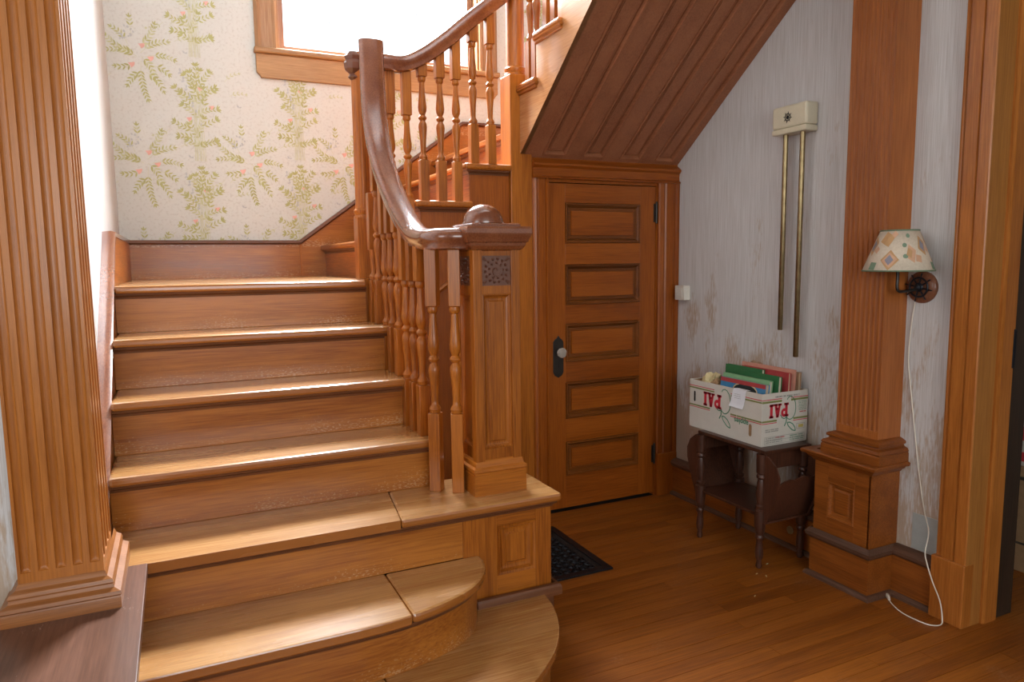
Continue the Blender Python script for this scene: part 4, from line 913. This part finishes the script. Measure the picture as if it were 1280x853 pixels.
# ------------------------------------------------------------------ door chime
ch = thing('door_chime', 'cream door chime with two long brass tubes on the right wall', 'door chime', (2.53, 2.39, 1.96))
hb = MB(); yy0, yy1 = 2.292, 2.488
hp = [(2.50, .0), (2.497, .006)]
hb.box(2.487, XR, yy0, yy1, 1.925, 2.022); hb.build('housing', cream_plastic, ch, bevel=.010)
MB().box(2.485, XR, yy0+.001, yy1-.001, 1.899, 1.9245).build('housing_base', cream_plastic, ch, bevel=.006)
wy, wz = 2.395, 1.968; wh = MB()
wx = 2.485
ringp = lambda r_: [(wx, wy+r_*math.cos(R(a)), wz+r_*math.sin(R(a))) for a in range(0, 361, 20)]
wh.tube(ringp(.0155), .0015, 5); wh.tube(ringp(.006), .0014, 5)
for k in range(8): a = R(45*k+10); wh.tube([(wx, wy, wz), (wx, wy+.024*math.cos(a), wz+.024*math.sin(a))], .0013, 5)
wh.build('ship_wheel_emblem', black_iron, ch)
for yt, zb_, zt_ in ((2.430, 1.02, 1.90), (2.334, .905, 1.90)):
    tbm = MB().lathe([(.0105, zb_), (.0115, zb_+.002), (.0115, zt_)], 2.515, yt, 0, 16).build('chime_tube', brass, ch, smooth=50)
# ------------------------------------------------------------------ wall lamp
wlamp = thing('wall_lamp', 'wall lamp with patterned cream shade and ship wheel backplate, right of the fluted pilaster', 'lamp', (2.54, 1.775, 1.235))
MB().lathe([(.061, 0), (.061, -.006), (.056, -.013), (.048, -.017), (.040, -.019), (.0, -.019)], 1.775, 1.235, XR, 32, axis=0).build('backplate', wood('lamp_backplate', (.16, .06, .03), (.26, .10, .05), 2), wlamp, smooth=40)
wh = MB(); xx = XR-.026; cy, cz = 1.775, 1.235
for r_, t_ in ((.036, .0038), (.012, .006)): wh.tube([(xx, cy+r_*math.cos(R(a)), cz+r_*math.sin(R(a))) for a in range(0, 361, 15)], t_, 6)
for k in range(8):
    a = R(45*k+12); c_, s_ = math.cos(a), math.sin(a)
    wh.tube([(xx, cy+d*c_, cz+d*s_) for d in (0, .017, .026, .035, .043, .050, .055)], [.003, .0022, .0035, .002, .002, .0032, .0015], 6)
wh.lathe([(.012, 0), (.012, -.008), (.006, -.012), (.0, -.013)], cy, cz, xx, 12, axis=0); wh.build('ship_wheel', black_iron, wlamp, smooth=50)
lx, ly = 2.435, 1.790
MB().tube(catmull([(XR-.03, 1.775, 1.228), (2.47, 1.783, 1.222), (2.445, 1.788, 1.222), (lx, ly, 1.235), (lx, ly, 1.27), (lx, ly, 1.35)], 5), .0055, 8).build('arm', bronze, wlamp, smooth=60)
MB().lathe([(.014, 1.335), (.014, 1.40), (.010, 1.405)], lx, ly, 0, 14).build('lamp_socket', cream_plastic, wlamp, smooth=40)
def shade_mat():
    M, n, l, b = new_mat('lamp_shade_cloth'); b.inputs['Roughness'].default_value = .8
    t = n.new('ShaderNodeTexCoord'); z = n.new('ShaderNodeTexNoise'); z.inputs['Scale'].default_value = 150; l.new(t.outputs['Object'], z.inputs['Vector'])
    r = ramp(n, [(.3, (.62, .52, .40)), (.7, (.70, .60, .47))]); l.new(z.outputs['Fac'], r.inputs[0]); l.new(r.outputs[0], b.inputs['Base Color'])
    return M
zb_, zt_, rb_, rt_ = 1.300, 1.447, .121, .064
sh = MB().lathe([(rb_, zb_), (rt_, zt_)], lx, ly, 0, 48, cap=False).build('shade', shade_mat(), wlamp, smooth=60)
sm = sh.modifiers.new('thickness', 'SOLIDIFY'); sm.thickness = .0015; sm.offset = -1
green_trim = cmat('shade_trim_green', (.14, .20, .12))
for r_, z_ in ((rb_, zb_), (rt_, zt_)):
    MB().tube([(lx+r_*math.cos(R(a)), ly+r_*math.sin(R(a)), z_) for a in range(0, 361, 10)], .003, 6).build('shade_trim', green_trim, sh, smooth=60)
MB().tube([(lx-rt_, ly, zt_-.004), (lx, ly, 1.40), (lx+rt_, ly, zt_-.004)], .0015, 5).build('shade_spider', brass, sh)
def shp(a, t, e=.0012):   # angle, height fraction
    r_ = rb_+(rt_-rb_)*t+e; return (lx+r_*math.cos(a), ly+r_*math.sin(a), zb_+(zt_-zb_)*t)
tan1, tan2, blu, grn = cmat('shade_print_ochre', (.52, .30, .13)), cmat('shade_print_peach', (.62, .36, .22)), cmat('shade_print_slate', (.25, .24, .28)), cmat('shade_print_green', (.18, .26, .17))
face_a = math.atan2(-ly, -lx)   # towards the room
def patch(pts, e, mat_):
    mb = MB()
    c = (sum(p[0] for p in pts)/len(pts), sum(p[1] for p in pts)/len(pts)); n_ = len(pts)
    mb.add([shp(c[0], c[1], e)]+[shp(a, t, e) for a, t in pts], [(0, i+1, (i+1) % n_+1) for i in range(n_)]).build('printed_patch', mat_, sh)
def dia(a, t, w_, h_, e, mb, rot=0):
    pts = []
    for k in range(4):
        q = R(90*k)+rot; 
        q2 = R(90*(k+1))+rot
        for s_ in (0, .5): pts.append((face_a+a+w_*(math.cos(q)*(1-s_)+math.cos(q2)*s_), t+h_*(math.sin(q)*(1-s_)+math.sin(q2)*s_)))
    patch(pts, e, mb)
m1, m2, m3, m4 = tan1, tan2, blu, grn
for rep in (-2.1, 0, 2.1):
    dia(rep-.28, .27, .30, .25, .0010, m1); dia(rep-.28, .27, .24, .19, .0014, m2, .1); dia(rep-.29, .27, .14, .13, .0018, m3)
    dia(rep-.50, .78, .34, .20, .0010, m1, .3); dia(rep-.20, .9, .16, .09, .0014, m2); dia(rep-.86, .52, .13, .10, .0012, m2, .2)
    dia(rep+.42, .42, .2, .24, .0010, m2, .35); dia(rep+.36, .44, .12, .14, .0014, m1, .35); dia(rep+.66, .30, .14, .12, .0012, m2, .6)
    dia(rep+.95, .62, .24, .26, .0010, m1, .3); dia(rep+.95, .62, .14, .16, .0014, m3, .3)
    for a, t in ((.20, .63), (.36, .86), (.22, .36)): patch([(face_a+rep+a+.09*math.cos(R(k)), t+.055*math.sin(R(k))) for k in range(0, 360, 40)], .0012, m4)
    dia(rep-.82, .12, .17, .13, .0012, m4, .7)
# lamp cord
cdp = catmull([(XR-.006, 1.80, 1.175), (XR-.004, 1.812, 1.08), (XR-.004, 1.816, .953), (XR-.004, 1.800, .84), (XR-.004, 1.784, .738), (XR-.004, 1.765, .62), (XR-.004, 1.745, .50), (XR-.004, 1.718, .375), (XR-.006, 1.695, .30), (2.52, 1.682, .232), (2.498, 1.658, .20), (2.494, 1.63, .14), (2.492, 1.597, .08), (2.478, 1.575, .025), (2.462, 1.570, .006), (2.43, 1.59, .004), (2.420, 1.64, .004), (2.425, 1.70, .004), (2.450, 1.755, .004), (2.475, 1.79, .005)], 5)
cord = thing('lamp_cord', 'thin off-white lamp cord hanging from the wall lamp and looping over the floor', 'cord', (XR-.02, 1.8, 1.17))
MB().tube(cdp, .0024, 6).build('cable', cord_white, cord, smooth=60)
MB().tube([(2.468, 1.782, .007), (2.482, 1.797, .008), (2.494, 1.812, .009)], [.0045, .007, .0075], 8).build('plug', cord_white, cord, smooth=60)
# blank plate on the wall
tag(bx('wall_plate', plain('painted_plate', (.36, .38, .36), .5, var=.06), None, XR-.003, XR, 1.650, 1.765, .212, .355, bevel=0), 'pale grey blank plate on the wall above the baseboard, beside the doorway', 'plate')
# small switch box by the closet door
sb = thing('switch_box', 'small ivory plastic switch box on the wall edge beside the closet door', 'switch', (2.54, 3.15, 1.16))
bx('housing', switch_plastic, sb, 2.517, XR, 3.125, 3.205, 1.125, 1.205, bevel=.004)
bx('button', switch_plastic, sb, 2.513, 2.518, 3.14, 3.185, 1.14, 1.19, bevel=.002)
# round cover low on the baseboard under the table
oc = MB().lathe([(.019, 0), (.019, -.003), (.015, -.005), (.0, -.005)], 2.345, .085, XR-.03, 20, axis=0).build('floor_outlet_cover', plain('brass_cover', (.35, .26, .13), .45, .7), None, smooth=40)
tag(oc, 'round brass cover on the baseboard, behind the table legs', 'cover')
# ------------------------------------------------------------------ beyond the doorway
nb = thing('moving_box', 'brown cardboard box on the floor beyond the right doorway, at the frame edge', 'box', (3.45, 1.75, 0))
bx('carton', card_brown, nb, 3.20, 3.62, 1.40, 1.98, 0, .46, bevel=.004)
bx('tape', cmat('dark_tape', (.05, .04, .03)), nb, 3.198, 3.20, 1.40, 1.98, .40, .415); bx('tape', cmat('dark_tape2', (.05, .04, .03)), nb, 3.198, 3.20, 1.40, 1.98, .12, .13)
nb2 = thing('apple_box', 'red and white printed carton stacked on the brown box beyond the doorway', 'box', (3.45, 1.75, .46))
bx('carton', card_white, nb2, 3.205, 3.6, 1.42, 1.96, .46, .74, bevel=.003)
rm = MB(); fmX = face_map((3.205, 1.96, .46), (0, -1, 0), (0, 0, 1), (-1, 0, 0), .001)
rect(rm, fmX, 0, .02, .54, .06); rect(rm, fmX, 0, .11, .54, .17); rect(rm, fmX, 0, .20, .54, .25); rm.build('red_print', red_ink, nb2, kind='stuff')
bx('lid', cmat('dark_carton', (.04, .035, .03)), nb2, 3.205, 3.6, 1.42, 1.96, .74, .76)
# chips of wood and lint on the floor
for x, y, a, lb in ((2.185, 2.20, .3, 'tiny pale wood chip on the floor, left of the front table leg'), (2.205, 2.165, 1.0, 'tiny pale wood chip just before the foot of the front table leg'), (2.30, 2.255, .2, 'tiny pale wood chip under the dark side table'), (2.03, 2.05, .5, 'tiny pale wood chip out on the open floor boards')):
    o = MB().box(-.006, .006, -.0015, .0015, .0005, .0025).build('wood_chip', bk_cream); o.location = (x, y, .0005); o.rotation_euler = (0, 0, a)
    tag(o, lb, 'chip', 'pale chips on the floor')
